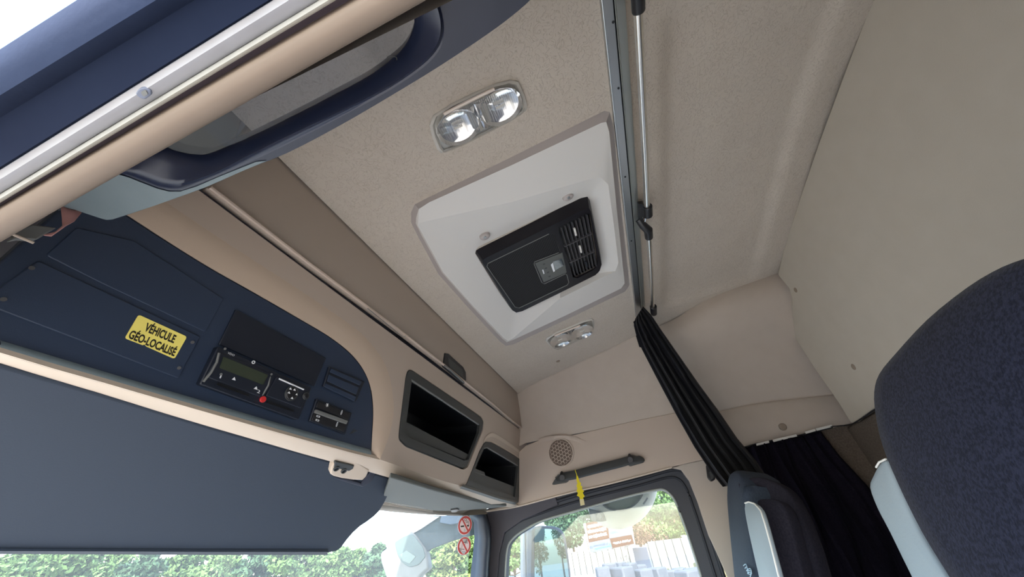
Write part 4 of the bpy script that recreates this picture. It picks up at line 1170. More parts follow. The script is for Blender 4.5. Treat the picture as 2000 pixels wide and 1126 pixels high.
# control plate
dsp = pplate('control_plate', CEIL, [(1045, 514), (1099, 493), (1107, 532), (1062, 551)], M_MGREY, un, h=HF + 0.002, th=0.006, bevel=0.0012, r=0.003)
dsp.data.materials[0] = mat('grey_control_plate', (0.085, 0.09, 0.085), 0.4)
pplate('display', CEIL, [(1080, 511), (1097, 505), (1102, 518), (1085, 527)], mat('blue_black_display', (0.02, 0.03, 0.04), 0.08, spec=0.8), dsp, h=HF + 0.0026, th=0.001)
pplate('bright_corner', CEIL, [(1076, 517), (1080, 513), (1084, 529), (1081, 531)], M_WHITE, dsp, h=HF + 0.003, th=0.001)
for q in ((1062, 515), (1066, 523), (1070, 531), (1073, 539)):
    G().plate(CEIL, circle_uv(CEIL.uv(q, HF), 0.0052, 14, 0.7), [], HF + 0.0035, 0.003).mk('button', M_DGREY, dsp, bevel=0.0008)
pplate('print', CEIL, [(1059, 527), (1061, 526), (1063.5, 534), (1061.5, 535)], M_WHITE, dsp, h=HF + 0.0023, th=0.0005, smooth=0)

# ---- ceiling lamps
def lamp(label, px):
    """px: outline of the lens, clockwise from near left corner"""
    hb = 0.020
    uv = CEIL.uvs(px, hb * 0.5)
    c_ = CEIL.uvs(px, 0); cu_ = (sum(p[0] for p in uv) / len(uv), sum(p[1] for p in uv) / len(uv))
    t = thing('ceiling_lamp', label, 'lamp', CEIL.pt(cu_[0], cu_[1], 0.026), 'clear double reading lamps on the ceiling')
    def ring(k, h): return [CEIL.pt(cu_[0] + (u - cu_[0]) * k, cu_[1] + (v - cu_[1]) * k, h) for u, v in uv]
    G().loft([ring(1.04, 0.0), ring(1.04, 0.006), ring(0.98, 0.010), ring(0.94, 0.006)], closed=True).mk('base_rim', mat('clear_grey_rim', (0.55, 0.53, 0.49), 0.2, spec=0.6), t, smooth=50)
    G().loft([ring(0.95, 0.002)], closed=True).cap(ring(0.95, 0.0015)).mk('backing', mat('lamp_backing', (0.50, 0.50, 0.47), 0.3, metal=0.6), t)
    us = [p[0] for p in uv]; vs_ = [p[1] for p in uv]
    L = max(vs_) - min(vs_); W = max(us) - min(us)
    for sgn in (-1, 1):
        rr = []
        for k, h in ((1.0, 0.020), (0.86, 0.012), (0.6, 0.006), (0.25, 0.003), (0.05, 0.0028)):
            rr.append([CEIL.pt(cu_[0] + 0.44 * W * k * math.cos(a), cu_[1] + sgn * L * 0.235 + 0.225 * L * k * math.sin(a), h) for a in np.linspace(0, 2 * math.pi, 25)[:-1]])
        G().loft(rr, closed=True).mk('reflector', M_CHROME, t, smooth=20)
        g = G(); g.tube([CEIL.pt(cu_[0], cu_[1] + sgn * L * 0.235 - 0.012, 0.013), CEIL.pt(cu_[0], cu_[1] + sgn * L * 0.235 + 0.012, 0.013)], 0.0035, 8); g.mk('bulb', M_WHITEP, t)
    # facetted chrome middle and switch strip
    g = G()
    for k, (a, b) in enumerate(((-0.075, -0.03), (-0.03, 0.0), (0.0, 0.03), (0.03, 0.075))):
        p0, p1 = CEIL.pt(cu_[0] - 0.32 * W, cu_[1] + a * L * 1.4, 0.010 + 0.008 * (k % 2)), CEIL.pt(cu_[0] - 0.32 * W, cu_[1] + b * L * 1.4, 0.018 - 0.008 * (k % 2))
        p2, p3 = CEIL.pt(cu_[0] + 0.34 * W, cu_[1] + b * L * 1.4, 0.018 - 0.008 * (k % 2)), CEIL.pt(cu_[0] + 0.34 * W, cu_[1] + a * L * 1.4, 0.010 + 0.008 * (k % 2))
        g.add([p0, p1, p2, p3], [(0, 1, 2, 3)])
    g.mk('centre_facets', M_CHROME, t, smooth=0)
    edge_ = [CEIL.pt(cu_[0] - 0.47 * W + 0.02 * W * abs(s) ** 2 * 4, cu_[1] + s * L, 0.019) for s in np.linspace(-0.30, 0.24, 8)]
    G().tube(edge_, 0.0045, 8).mk('switch_bar', mat('pinkish_clear_plastic', (0.72, 0.62, 0.55), 0.25), t)
    G().loft([ring(0.97, 0.008), ring(0.965, 0.017), ring(0.92, 0.0235), ring(0.80, 0.0265), ring(0.4, 0.0275)], closed=True).cap(ring(0.4, 0.0275)).mk('lens', M_LENS, t, smooth=60)
    return t
lamp('clear ceiling lamp on the driver side of the grey roof trim', [(843, 246), (850, 228), (885, 206), (930, 184), (965, 169), (995, 161), (1010, 164), (1022, 190), (1027, 210), (1024, 218), (1000, 233), (950, 259), (900, 284), (864, 298), (857, 290), (848, 268)])
lamp('clear ceiling lamp on the passenger side of the grey roof trim', [(1068, 666), (1071, 661), (1090, 650), (1115, 640), (1140, 629), (1155, 625), (1159, 628), (1160, 637), (1157, 646), (1148, 653), (1125, 663), (1105, 673), (1086, 681), (1080, 679), (1074, 673)])

# ---- plugs in the linings
def plug_at(label, pos, n, r=0.0125):
    n = Vector(n).normalized()
    a = n.cross(Vector((0.3, 0.5, 0.8))).normalized(); b = n.cross(a)
    rr = [[pos + (a * math.cos(q) + b * math.sin(q)) * r * k + n * h for q in np.linspace(0, 2 * math.pi, 17)[:-1]] for k, h in ((1.0, -0.003), (1.0, 0.001), (0.85, 0.0025), (0.5, 0.003))]
    G().loft(rr, closed=True).cap(rr[-1]).mk('trim_plug', M_PLUG, None, smooth=50, label=label, cat='plug', group='round tan plugs in the linings')
plug_at('round tan plug in the ceiling beside the small far lamp', CEIL.hit(1090, 705), CEIL.n)
plug_at('round tan plug on the ceiling border above the bunk corner', P(1436, 553, x=1.845), (-0.25, 0.1, -1))
plug_at('round tan plug at the top of the rear wall', REAR.hit(1554, 566), (0, 1, 0))
plug_at('round tan plug low on the rear wall beside the driver seat', REAR.hit(1667, 716), (0, 1, 0))
plug_at('round tan plug low on the bunk side wall above black curtain', P(1529, 833, x=2.165), (-1, 0, -0.1), 0.017)

# ---- aluminium curtain rail and tube
rl = thing('curtain_rail', 'flat aluminium curtain rail across the ceiling beside the grey roof trim', 'curtain rail', (1.1, -0.22, 0.955))
ZR = 0.958
def rrow(a, b, z, dz=0.0, x1=None):
    p, q = P(*a, z=z), P(*b, z=z)
    d = q - p
    s = p - d * 0.22
    return [s + Vector((0, 0, dz)), q + Vector((0, 0, dz))]
L1, L2 = (1174.5, 0), (1243, 622)
S1, S2 = (1198, 0), (1252, 602)
R1, R2 = (1221, 0), (1260, 598)
def lerp_px(a, b, t): return (a[0] + (b[0] - a[0]) * t, a[1] + (b[1] - a[1]) * t)
G().loft([rrow(L1, L2, ZR, 0.024), rrow(L1, L2, ZR), rrow(lerp_px(L1, S1, .08), lerp_px(L2, S2, .08), ZR - 0.001), rrow(lerp_px(L1, S1, .12), lerp_px(L2, S2, .12), ZR + 0.001), rrow(lerp_px(L1, S1, .93), lerp_px(L2, S2, .93), ZR + 0.001), rrow(lerp_px(L1, S1, .95), lerp_px(L2, S2, .95), ZR + 0.014)]).mk('front_flange', M_ALU, rl, smooth=30)
G().loft([rrow(lerp_px(L1, S1, .9), lerp_px(L2, S2, .9), ZR + 0.013), rrow(lerp_px(R1, S1, .85), lerp_px(R2, S2, .85), ZR + 0.013)]).mk('slot', M_CAV, rl, smooth=0)
G().loft([rrow(lerp_px(S1, R1, .08), lerp_px(S2, R2, .08), ZR + 0.014), rrow(lerp_px(S1, R1, .08), lerp_px(S2, R2, .08), ZR), rrow(lerp_px(S1, R1, .14), lerp_px(S2, R2, .14), ZR - 0.001), rrow(lerp_px(S1, R1, .2), lerp_px(S2, R2, .2), ZR + 0.001), rrow(R1, R2, ZR + 0.002), rrow(R1, R2, ZR, 0.024)]).mk('rear_flange', mat('grey_green_aluminium', (0.36, 0.38, 0.36), 0.42, metal=0.9), rl, smooth=30)
for q in ((1197.5, 43), (1208, 172), (1221, 345), (1233, 470)):
    p = P(*q, z=ZR + 0.0005); G().tube([p, p + Vector((0, 0, -0.0015))], 0.003, 8).mk('rivet', M_BLACK, rl)
tb = thing('grab_tube', 'thin satin silver tube hanging along the ceiling rail with black clamps', 'tube', (1.0, -0.28, 0.90))
ZT = 0.915
tp = [P(1240, -160, z=ZT), P(1246, 20, z=ZT), P(1260, 300, z=ZT), P(1265, 405, z=ZT), P(1269, 470, z=ZT), P(1272, 540, z=ZT), P(1275, 606, z=ZT)]
G().tube([tp[0], tp[1], tp[2], P(1264, 402, z=ZT)], 0.0098, 14).mk('pole', M_ALU2, tb)
G().tube([P(1267, 455, z=ZT), tp[5], tp[6]], 0.0095, 14).mk('pole', M_ALU2, tb)
G().tube([P(1240, -140, z=ZT), P(1247, 20, z=ZT), P(1247.3, 26, z=ZT)], [0.016, 0.0145, 0.012], 14).mk('sleeve', M_BLACK, tb, bevel=0.002)
# clamp: ring, angled body, socket
G().tube([P(1264.5, 402, z=ZT), P(1265.5, 421, z=ZT)], 0.0165, 14).mk('clamp_ring', M_BLACK, tb, bevel=0.002)
cb = P(1243.5, 393, z=ZR); cb2 = P(1246, 432, z=ZR)
c1, c2 = P(1257, 400, z=ZT), P(1262, 417, z=ZT)
g = G(); g.loft([[cb, cb2, cb2 + Vector((0, 0, -0.02)), cb + Vector((0, 0, -0.018))], [P(1256, 391, z=ZR), c2, c2 + Vector((0, 0, -0.01)), c1]], closed=True); g.cap(g.v[:4]).cap(g.v[4:8]); g.mk('clamp_arm', M_BLACK, tb, bevel=0.003)
G().tube([P(1247, 428, z=ZR - 0.014), P(1256, 440, z=ZT + 0.01), P(1266, 449, z=ZT), P(1267.5, 464, z=ZT)], [0.013, 0.015, 0.0165, 0.0150], 14).mk('socket', M_BLACK, tb, bevel=0.002)
G().tube([P(1255, 423, z=ZT + 0.01), P(1260, 432, z=ZT), P(1262, 420, z=ZT)], 0.0022, 8).mk('clip_wire', M_CHROME, tb)
G().tube([P(1276, 598, z=ZT), P(1277, 612, z=ZT - 0.002)], [0.017, 0.016], 12).mk('end_cup', M_BLACK, tb, bevel=0.002)

# ================================================================== CURTAINS
def curtain(name, label, left, right_, xl, xr, folds, amp, m, nrow_=40, waver=0.0, seed=1):
    rnd = random.Random(seed)
    ncol = folds * 6 + 1
    Lp = resample([(p[0], p[1], x) for p, x in zip(left, xl)], nrow_)
    Rp = resample([(p[0], p[1], x) for p, x in zip(right_, xr)], nrow_)
    ph = [rnd.uniform(-0.3, 0.3) for _ in range(folds + 1)]
    wd = [rnd.uniform(0.6, 1.3) for _ in range(folds + 1)]
    rows = []
    for i in range(nrow_):
        t = i / (nrow_ - 1)
        row = []
        for j in range(ncol):
            s = j / (ncol - 1)
            k = min(int(s * folds), folds - 1)
            a = s * folds * 2 * math.pi + ph[k] * math.sin(t * 5 + k) * 1.5
            dep = amp * (wd[k] * math.sin(a) + 0.35 * math.sin(2 * a + 1.1 + t * 2)) * (0.75 + 0.5 * t) * min(1, 4 * s + 0.2) * min(1, 4 * (1 - s) + 0.2)
            sx = s + waver * math.sin(a * 0.5 + t * 6) * s * (1 - s)
            q = Lp[i].lerp(Rp[i], sx)
            row.append(P(q[0], q[1], x=q[2] + dep))
        rows.append(row)
    return G().loft(rows).mk(name, m, None, smooth=80, label=label, cat='curtain', solid=0.0015)

curtain('gathered_curtain', 'gathered black curtain hanging from the ceiling rail end beside passenger seat',
        [(1241, 622), (1238, 634), (1242, 652), (1254, 682), (1285, 742), (1320, 808), (1356, 872), (1392, 926), (1412, 950)],
        [(1256, 598), (1272, 615), (1292, 645), (1322, 688), (1365, 750), (1402, 800), (1440, 856), (1476, 898), (1500, 935)],
        [1.70, 1.70, 1.72, 1.75, 1.83, 1.90, 1.96, 1.99, 2.0], [1.70, 1.71, 1.74, 1.78, 1.84, 1.90, 1.95, 1.98, 1.99], 5, 0.034, M_CURT, 60, 0.04, 3)
# pleat heads at the rail
g = G()
for k, q in enumerate(((1237, 628), (1240, 643), (1242, 655), (1250, 612))):
    a = P(*q, x=1.69 + 0.01 * k); g.add([a, a + Vector((0.01, -0.03, 0.02)), a + Vector((0.05, -0.03, -0.06)), a + Vector((0.03, 0.0, -0.05))], [(0, 1, 2, 3)])
g.mk('pleat_heads', M_CURT, [o for o in COL.objects if o.name == 'gathered_curtain'][0], smooth=0, solid=0.002)

curtain('bunk_curtain', 'black velvet curtain hanging from white gliders along the bunk side wall',
        [(1440, 876), (1452, 930), (1470, 1000), (1490, 1080), (1520, 1200)], [(1600, 843), (1632, 872), (1648, 906), (1694, 948), (1760, 1010), (1830, 1100), (1900, 1200)][:5] and [(1603, 842), (1640, 890), (1694, 948), (1770, 1050), (1850, 1200)],
        [2.16, 2.14, 2.10, 2.04, 1.98], [2.155, 2.13, 2.10, 2.03, 1.95], 9, 0.022, M_CURT2, 46, 0.10, 9)
gt = thing('curtain_glider_track', 'thin white curtain track below the bunk side wall', 'curtain rail', P(1560, 855, x=2.15))
G().tube([P(1440, 877, x=2.16), P(1478, 866, x=2.16), P(1560, 850, x=2.16), P(1626, 834, x=2.16)], 0.004, 6).mk('track', M_BLACK, gt)
for a, b in (((1477, 868), (1502, 862)), ((1510, 860.5), (1556, 849.5)), ((1573, 844.5), (1592, 839)), ((1594, 838.5), (1625, 831))):
    p, q = P(*a, x=2.15), P(*b, x=2.15)
    G().box((p + q) / 2, (q - p) / 2, (0.003, 0, 0), (0, 0, 0.005)).mk('glider', M_WHITEP, gt, bevel=0.001)
G().tube([P(1620, 833, x=2.15), P(1650, 830, x=2.14), P(1666, 827, y=-0.935), P(1684, 816, y=-0.935), P(1702, 803, y=-0.935), P(1740, 778, y=-0.935)], 0.003, 6).mk('cable', M_BLACK, None, label='thin black cable along the lower edge of the rear wall', cat='cable')

# ================================================================== SEATS
SLOPE = -0.31
def seat_plane(y0, z0): return Plane((0, y0, z0), (0, 1, 0.31), (1, 0, 0))
def pad(pl, uv, th, crown, m, name, parent, h=0.0, seed=0, label=None):
    """Upholstered pad: rounded slab with a swelling face."""
    uv = [tuple(p) for p in uv]
    c_ = (sum(p[0] for p in uv) / len(uv), sum(p[1] for p in uv) / len(uv))
    def ring(k, hh): return [pl.pt(c_[0] + (u - c_[0]) * k, c_[1] + (v - c_[1]) * k, hh) for u, v in uv]
    rows_ = [ring(0.96, h - th), ring(1.0, h - th * 0.8), ring(1.0, h - th * 0.25), ring(0.985, h - th * 0.08), ring(0.955, h), ring(0.85, h + crown * 0.45), ring(0.6, h + crown * 0.8), ring(0.3, h + crown * 0.97), ring(0.02, h + crown)]
    g = G().loft(rows_, closed=True); g.cap(rows_[0]); g.cap(rows_[-1])
    return g.mk(name, m, parent, smooth=80, label=label)

ds = thing('driver_chair', 'large dark blue fabric driver seat with light grey side bolster', 'seat', (0.56, -0.45, -0.75))
SP = seat_plane(-0.42, 0.155)
d_edge = [(2000, 497), (1950, 514), (1880, 556), (1800, 622), (1740, 688), (1707, 730), (1697, 766), (1700, 812), (1713, 872), (1745, 952), (1790, 1045), (1838, 1126), (1900, 1230)]
e = SP.uvs(d_edge)
cxs = 0.52
flip = e[0][0]
half = smooth_line(e, 3)
vsgn = 1 if SP.v.z > 0 else -1
bottom_v = SP.uv3((0.5, -0.15, -0.75))[1]
halfR = [(u, v) for u, v in half]
halfR += [(halfR[-1][0] + 0.02, (halfR[-1][1] + bottom_v) / 2), (halfR[-1][0] + 0.0, bottom_v)]
full = halfR + [(2 * e[0][0] - u - 0.03, v) for u, v in halfR[::-1]]
pad(SP, full, 0.10, 0.012, M_SEAT, 'backrest', ds)
w_px = [(1729, 897), (1716, 903), (1704, 925), (1697, 948), (1712, 990), (1738, 1040), (1780, 1126), (1840, 1240), (1935, 1260), (1850, 1126), (1795, 1040), (1760, 965)]
SPB = Plane(SP.o - SP.n * 0.02, SP.n, SP.u)
pad(SPB, smooth_line(SPB.uvs(w_px), 3, closed=True), 0.03, 0.004, M_BOLST, 'bolster', ds, label='light grey side bolster')
G().tube([SPB.hit(1730, 896, h=0.004), SPB.hit(1717, 902, h=0.004), SPB.hit(1711, 912, h=0.002)], 0.0016, 6).mk('piping', M_WHITEP, ds)

ps = thing('passenger_chair', 'dark fabric passenger seat with light grey bolster beside pillar', 'seat', (1.7, -0.35, -0.75))
SQ = seat_plane(-0.285, 0.05)
def q3(x, z, dy=0.0):
    y = -0.285 + SLOPE * (z - 0.05) + dy
    return SQ.uv3((x, y, z))
cen = [q3(1.50, -0.7), q3(1.50, 0.02), q3(1.53, 0.11), q3(1.60, 0.155), q3(1.72, 0.175), q3(1.83, 0.165), q3(1.90, 0.12), q3(1.93, 0.02), q3(1.95, -0.2), q3(1.95, -0.7)]
pad(SQ, smooth_line(cen, 4, closed=True), 0.12, 0.012, mat('window_lit_seat_front', (0.030, 0.042, 0.062), 0.8, spec=0.25, noise=(200, 3), col2=(0.022, 0.03, 0.05)), 'backrest', ps)  # dark seat fabric with window light put into a paler, bluer colour
bol = [(1454, 983), (1461, 980), (1472, 983), (1483, 994), (1492, 1020), (1504, 1065), (1520, 1126), (1540, 1210), (1505, 1210), (1484, 1126), (1472, 1075), (1461, 1025)]
SB = seat_plane(-0.272, 0.05)
pad(SB, smooth_line(SB.uvs(bol), 3, closed=True), 0.012, 0.010, M_BOLST, 'bolster', ps, label='light grey side bolster')
G().tube([SB.hit(*p, h=0.003) for p in [(1455, 982), (1462, 979.5), (1474, 983), (1486, 997), (1494, 1022), (1506, 1066), (1521, 1126)]], 0.0022, 6).mk('piping', M_WHITEP, ps)
sd = [(1478, 976), (1500, 972), (1515, 975), (1528, 984), (1540, 1008), (1550, 1045), (1562, 1090), (1575, 1140), (1600, 1240), (1530, 1240), (1508, 1126), (1494, 1060), (1484, 1000)]
SS = Plane(P(1500, 1050, x=1.40), (-0.75, 0.65, 0.2), (0.65, 0.75, 0))
pad(SS, smooth_line(SS.uvs(sd), 3, closed=True), 0.05, 0.008, M_SEAT2, 'side_panel', ps)
sh = [(1440, 942), (1470, 930), (1500, 935), (1535, 955), (1562, 1000), (1585, 1060), (1605, 1130), (1630, 1230), (1570, 1230), (1540, 1100), (1520, 1030), (1480, 985), (1455, 975)]
SS2 = Plane(P(1500, 1000, x=1.52), (-0.75, 0.65, 0.2), (0.65, 0.75, 0))
pad(SS2, smooth_line(SS2.uvs(sh), 3, closed=True), 0.06, 0.006, M_SEAT2, 'shoulder_panel', ps)
# stitched wave pattern at the frame's bottom edge
for k in range(4):
    pts = smooth_line([(1452 + 3 * k, 1104 + 5 * k), (1457 + 2 * k, 1101 + 5 * k), (1460, 1110 + 3 * k), (1466, 1110 + 4 * k), (1468 - k, 1120 + 2 * k)], 3)
    G().tube([SQ.hit(*p, h=0.016) for p in pts], 0.0012, 5).mk('stitching', mat('pale_blue_thread', (0.40, 0.55, 0.65), 0.6) if k == 0 else MATS['pale_blue_thread'], ps)
bkl = thing('belt_guide', 'dark seat belt guide at the foot of the pale pillar lining', 'belt guide', PIL.hit(1440, 1126))
G().plate(PIL, PIL.uvs([(1434, 1126), (1438, 1112), (1444, 1108), (1452, 1116), (1462, 1160), (1440, 1170)]), [], 0.02, 0.02).mk('guide_body', mat('dark_red_brown_plastic', (0.03, 0.018, 0.022), 0.5), bkl, bevel=0.004)

# ================================================================== OUTSIDE: MIRRORS
sm = thing('side_mirror', 'tall grey door mirror seen through the passenger window', 'mirror', P(1070, 1180, x=2.62))
MP = Plane(P(1072, 1080, x=2.60), (-0.55, -0.83, 0), (0.83, -0.55, 0))
gl_px = [(1044, 1180), (1044, 1037), (1046, 1033), (1054, 1031.5), (1075, 1032.5), (1086, 1034), (1094, 1039), (1100, 1050), (1104, 1070), (1109, 1105), (1116, 1180)]
sh_px = [(1038, 1185), (1040, 1034), (1045, 1028), (1056, 1025), (1085, 1027), (1095, 1031), (1104, 1042), (1109, 1068), (1114, 1105), (1122, 1185)]
G().plate(MP, round_poly(MP.uvs(sh_px), 0.01), [], -0.002, 0.05).mk('housing', mat('slate_mirror_frame', (0.05, 0.06, 0.085), 0.5), sm, bevel=0.008, seg=3)
G().plate(MP, round_poly(MP.uvs(gl_px), 0.008), [], 0.0, 0.002).mk('glass', M_MIRROR, sm, smooth=0)
cvx = [[P(*p, x=xx) for p in pp_] for pp_, xx in (([(1017, 1180), (1017, 1045), (1019, 1039), (1024, 1036)], 2.68), ([(1026, 1180), (1024, 1045), (1025, 1036), (1031, 1033)], 2.60), ([(1042, 1180), (1041, 1050), (1041, 1044), (1043, 1040)], 2.58), ([(1046, 1180), (1045, 1050), (1044, 1044), (1045, 1040)], 2.62))]
G().loft(cvx).mk('back_shell', M_MIRG, sm, smooth=70, solid=0.004)
G().tube([P(1025, 1040, x=2.595), P(1027, 1100, x=2.595), P(1028, 1180, x=2.595)], 0.002, 6).mk('shell_seam', M_DGREY, sm)

km = thing('kerb_mirror', 'round white kerb mirror hanging above the passenger window outside', 'mirror', P(1215, 1036, x=2.52))
KC = (1213, 952)
def kring(rx_, ry_, x, dx=0, dy=0, n=40):
    return [P(KC[0] + dx + rx_ * math.cos(a) - 0.12 * ry_ * math.sin(a) * 0, KC[1] + dy + ry_ * math.sin(a) + 0.10 * rx_ * math.cos(a) * -1.2, x=x) for a in np.linspace(0, 2 * math.pi, n + 1)[:-1]]
G().loft([kring(70, 78, 2.64), kring(72, 81, 2.58), kring(70, 80, 2.535), kring(58, 62, 2.50), kring(48, 47, 2.505), kring(46, 44.5, 2.515), kring(44, 43, 2.55)], closed=True).mk('shell', M_MIRW, km, smooth=60)
G().loft([kring(47, 45.6, 2.502), kring(45.5, 43.6, 2.498), kring(44, 42, 2.502)], closed=True).mk('rim_seal', mat('slate_rim', (0.06, 0.07, 0.075), 0.6), km, smooth=60)
gr_ = kring(44.5, 42.5, 2.53)
G().loft([gr_, kring(30, 28, 2.515), kring(2, 2, 2.51)], closed=True).mk('glass', M_MIRD, km, smooth=70)
KP = Plane((2.485, 0, 0), (-1, 0, 0), (0, 1, 0))
G().tube([P(1225, 930, x=2.62), P(1228, 905, x=2.55), P(1228, 880, x=2.46)], 0.02, 10).mk('mount_arm', M_MIRG, km)
pplate('bracket', KP, [(1147, 984), (1150, 992), (1178, 1000), (1184, 1016), (1176, 1018), (1160, 1018), (1152, 1005)], mat('dark_bracket', (0.09, 0.10, 0.12), 0.6), km, h=0, th=0.012, bevel=0.002)
for q in ((1160, 1010), (1171, 1008)):
    c_ = KP.uv(q)
    G().plate(KP, [(c_[0] + 0.017 * math.cos(a), c_[1] + 0.017 * math.sin(a)) for a in np.linspace(0, 2 * math.pi, 7)[:-1]], [], 0.014, 0.014).mk('bolt', M_MIRG, km, bevel=0.002)
pplate('clasp', KP, [(1255, 983), (1264, 970), (1266, 973), (1258, 985)], M_MIRG, km, h=0.01, th=0.01, bevel=0.002)

fm = thing('front_mirror', 'white front mirror on a dusty arm outside the windscreen corner', 'mirror', P(800, 1140, x=2.3))
FP = Plane((2.30, 1.3, 0), (-1, -0.15, 0), (0.15, -1, 0))
arm_px = [(838, 1007), (926, 1004), (928, 1042), (905, 1048), (884, 1054), (862, 1062), (836, 1072), (830, 1080), (822, 1062), (806, 1042), (800, 1041), (812, 1029)]
G().plate(FP, round_poly(FP.uvs(arm_px), 0.012), [], -0.01, 0.05).mk('arm', M_ARM, fm, bevel=0.008, seg=3)
G().plate(FP, round_poly(FP.uvs([(836, 1009), (858, 1008), (822, 1032), (808, 1040), (803, 1039)]), 0.004), [], 0.0, 0.01).mk('painted_arm_highlight', M_WHITEP, fm, bevel=0.002, label='painted highlight along the arm')  # white strip paints the highlight on the arm's upper edge
pplate('arm_cap', FP, [(862, 1007), (905, 1005), (903, 1020), (880, 1024), (858, 1020)], mat('slate_cap', (0.07, 0.10, 0.13), 0.5), fm, h=0.004, th=0.02, bevel=0.003)
head_px = [(744, 1079), (795, 1041), (804, 1037), (812, 1044), (832, 1072), (839, 1109), (824, 1122), (800, 1150), (770, 1150), (755, 1126), (745, 1096)]
G().plate(FP, round_poly(FP.uvs(head_px), 0.014), [], 0.01, 0.07).mk('head_shell', M_MIRF, fm, bevel=0.012, seg=3)
pplate('reflection_glass', FP, [(770, 1058), (790, 1046), (806, 1042), (826, 1068), (831, 1086), (818, 1102), (800, 1107), (785, 1098), (776, 1082)], M_MIRD, fm, h=0.014, th=0.006, r=0.012, bevel=0.002)  # dull green plate paints the reflection inside the mirror head
pplate('painted_reflection', FP, [(782, 1082), (794, 1074), (812, 1086), (800, 1100), (786, 1094)], mat('pale_green_painted_reflection', (0.13, 0.17, 0.14), 0.4), fm, h=0.017, th=0.003, r=0.004)  # paler plate paints the bright part of the reflection

# ================================================================== OUTSIDE: YARD
def leaf_cloud(n, shape, size, seed):
    rnd = random.Random(seed)
    vs, fs = [], []
    for _ in range(n):
        p = shape(rnd)
        a = Vector((rnd.gauss(0, 1), rnd.gauss(0, 1), rnd.gauss(0, 1))).normalized()
        b = a.cross(Vector((rnd.gauss(0, 1), rnd.gauss(0, 1), rnd.gauss(0, 1)))).normalized()
        s = size * rnd.uniform(0.6, 1.4)
        k = len(vs)
        vs += [p - a * s * 0.9, p - b * s * 0.45, p + a * s * 0.9, p + b * s * 0.45]
        fs.append((k, k + 1, k + 2, k + 3))
    return vs, fs


def m_leaf(name, c, c2):
    return mat(name, c, 0.7, spec=0.2, noise=(0.9, 2.2), col2=c2)
LEAF = [m_leaf('pine_needles', (0.055, 0.10, 0.045), (0.025, 0.055, 0.03)), m_leaf('poplar_leaves', (0.10, 0.165, 0.045), (0.05, 0.095, 0.035)), m_leaf('yellow_green_leaves', (0.17, 0.20, 0.055), (0.08, 0.12, 0.04))]
M_BARK = mat('pine_bark', (0.17, 0.115, 0.08), 0.9)


def tree(label, base, height, width, kind, seed, group):
    """base: foot on the ground. kind 0 pine, 1 leafy, 2 yellowish."""
    rnd0 = random.Random(seed)
    lobes = []
    nl = 16 if kind == 0 else 20
    for i in range(nl):
        f = rnd0.uniform(0.38, 1.0) if kind == 0 else rnd0.uniform(0.16, 1.0)
        taper = (1.05 - f) ** 0.45 if kind else (1.25 - f) ** 0.5 * 0.85
        a = rnd0.uniform(0, 2 * math.pi); rr = width * 0.5 * taper * rnd0.uniform(0.2, 0.85)
        lobes.append((Vector((rr * math.cos(a), rr * math.sin(a), f * height * 0.95)), width * rnd0.uniform(0.13, 0.24), height * rnd0.uniform(0.04, 0.085)))
    lobes.append((Vector((0, 0, height * 0.95)), width * 0.10, height * 0.06))
    def shape(r):
        c, s1, s2 = r.choice(lobes)
        d = Vector((r.gauss(0, 1), r.gauss(0, 1), r.gauss(0, 1))).normalized() * r.uniform(0.55, 1.05)
        return c + Vector((d.x * s1, d.y * s1, d.z * s2 * 1.3))
    n = 7500
    t = thing('pine_tree' if kind == 0 else 'leafy_tree', label, 'tree', base, group)
    b = Vector(base)
    vs, fs = leaf_cloud(n, shape, width * 0.034, seed)
    mk('crown', [v + b for v in vs], fs, LEAF[kind], t, smooth=0, tris=True)
    pts = [b + Vector((0.05 * width * math.sin(k * 1.7 + seed) * k / 6, 0.04 * width * math.cos(k * 1.1 + seed) * k / 6, height * 0.97 * k / 6)) for k in range(7)]
    G().tube(pts, [width * 0.035 * (1.05 - k / 6.2) for k in range(7)], 8).mk('trunk', M_BARK, t, smooth=60)
    g = G()
    for i in range(7):
        lb = lobes[i][0]
        s = b + Vector((0, 0, max(lb.z - height * 0.08, height * 0.1)))
        g.tube([s, b + lb], [width * 0.012, width * 0.004], 5)
    g.mk('branches', M_BARK, t, smooth=60)
    return t


def at_ground(px, dist):
    """Foot on the ground below the direction of pixel column (px near the horizon), dist metres away."""
    py = 1045 + (1293 - px) * 0.141
    r = ray(px, py); r.z = 0; r.normalize()
    return r * dist + Vector((0, 0, -EYE))


def top_z(px, py, dist):
    r = ray(px, py)
    return r.z / math.hypot(r.x, r.y) * dist + EYE

# trees behind the fence (seen through the passenger window): (px, top py, distance, width, kind)
side_trees = [(1003, 1020, 46, 7, 1), (1028, 1000, 52, 7, 2), (1090, 985, 58, 9, 0), (1120, 960, 60, 10, 0), (1150, 950, 64, 10, 0), (1180, 945, 60, 10, 0), (1215, 935, 66, 11, 0), (1248, 930, 60, 10, 1), (1275, 925, 62, 10, 1), (1300, 930, 58, 10, 1), (1325, 935, 62, 10, 1), (1350, 940, 60, 10, 2), (1380, 950, 64, 10, 1)]
ords = ['first', 'second', 'third', 'fourth', 'fifth', 'sixth', 'seventh', 'eighth', 'ninth', 'tenth', 'eleventh', 'twelfth', 'thirteenth', 'fourteenth', 'fifteenth', 'sixteenth', 'seventeenth', 'eighteenth', 'nineteenth', 'twentieth']
for i, (px, py, d, w, k) in enumerate(side_trees):
    d = (52, 64, 76)[i % 3]; w = 6.6
    ht = max(top_z(px, py, d), 4.0)
    kd = ('dark green pine', 'green leafy tree', 'yellowish green tree')[k]
    tree(f'{kd} behind the yard fence, {ords[i]} from the front seen through passenger window', at_ground(px, d), ht, w, k, 100 + i, 'trees behind the yard fence')
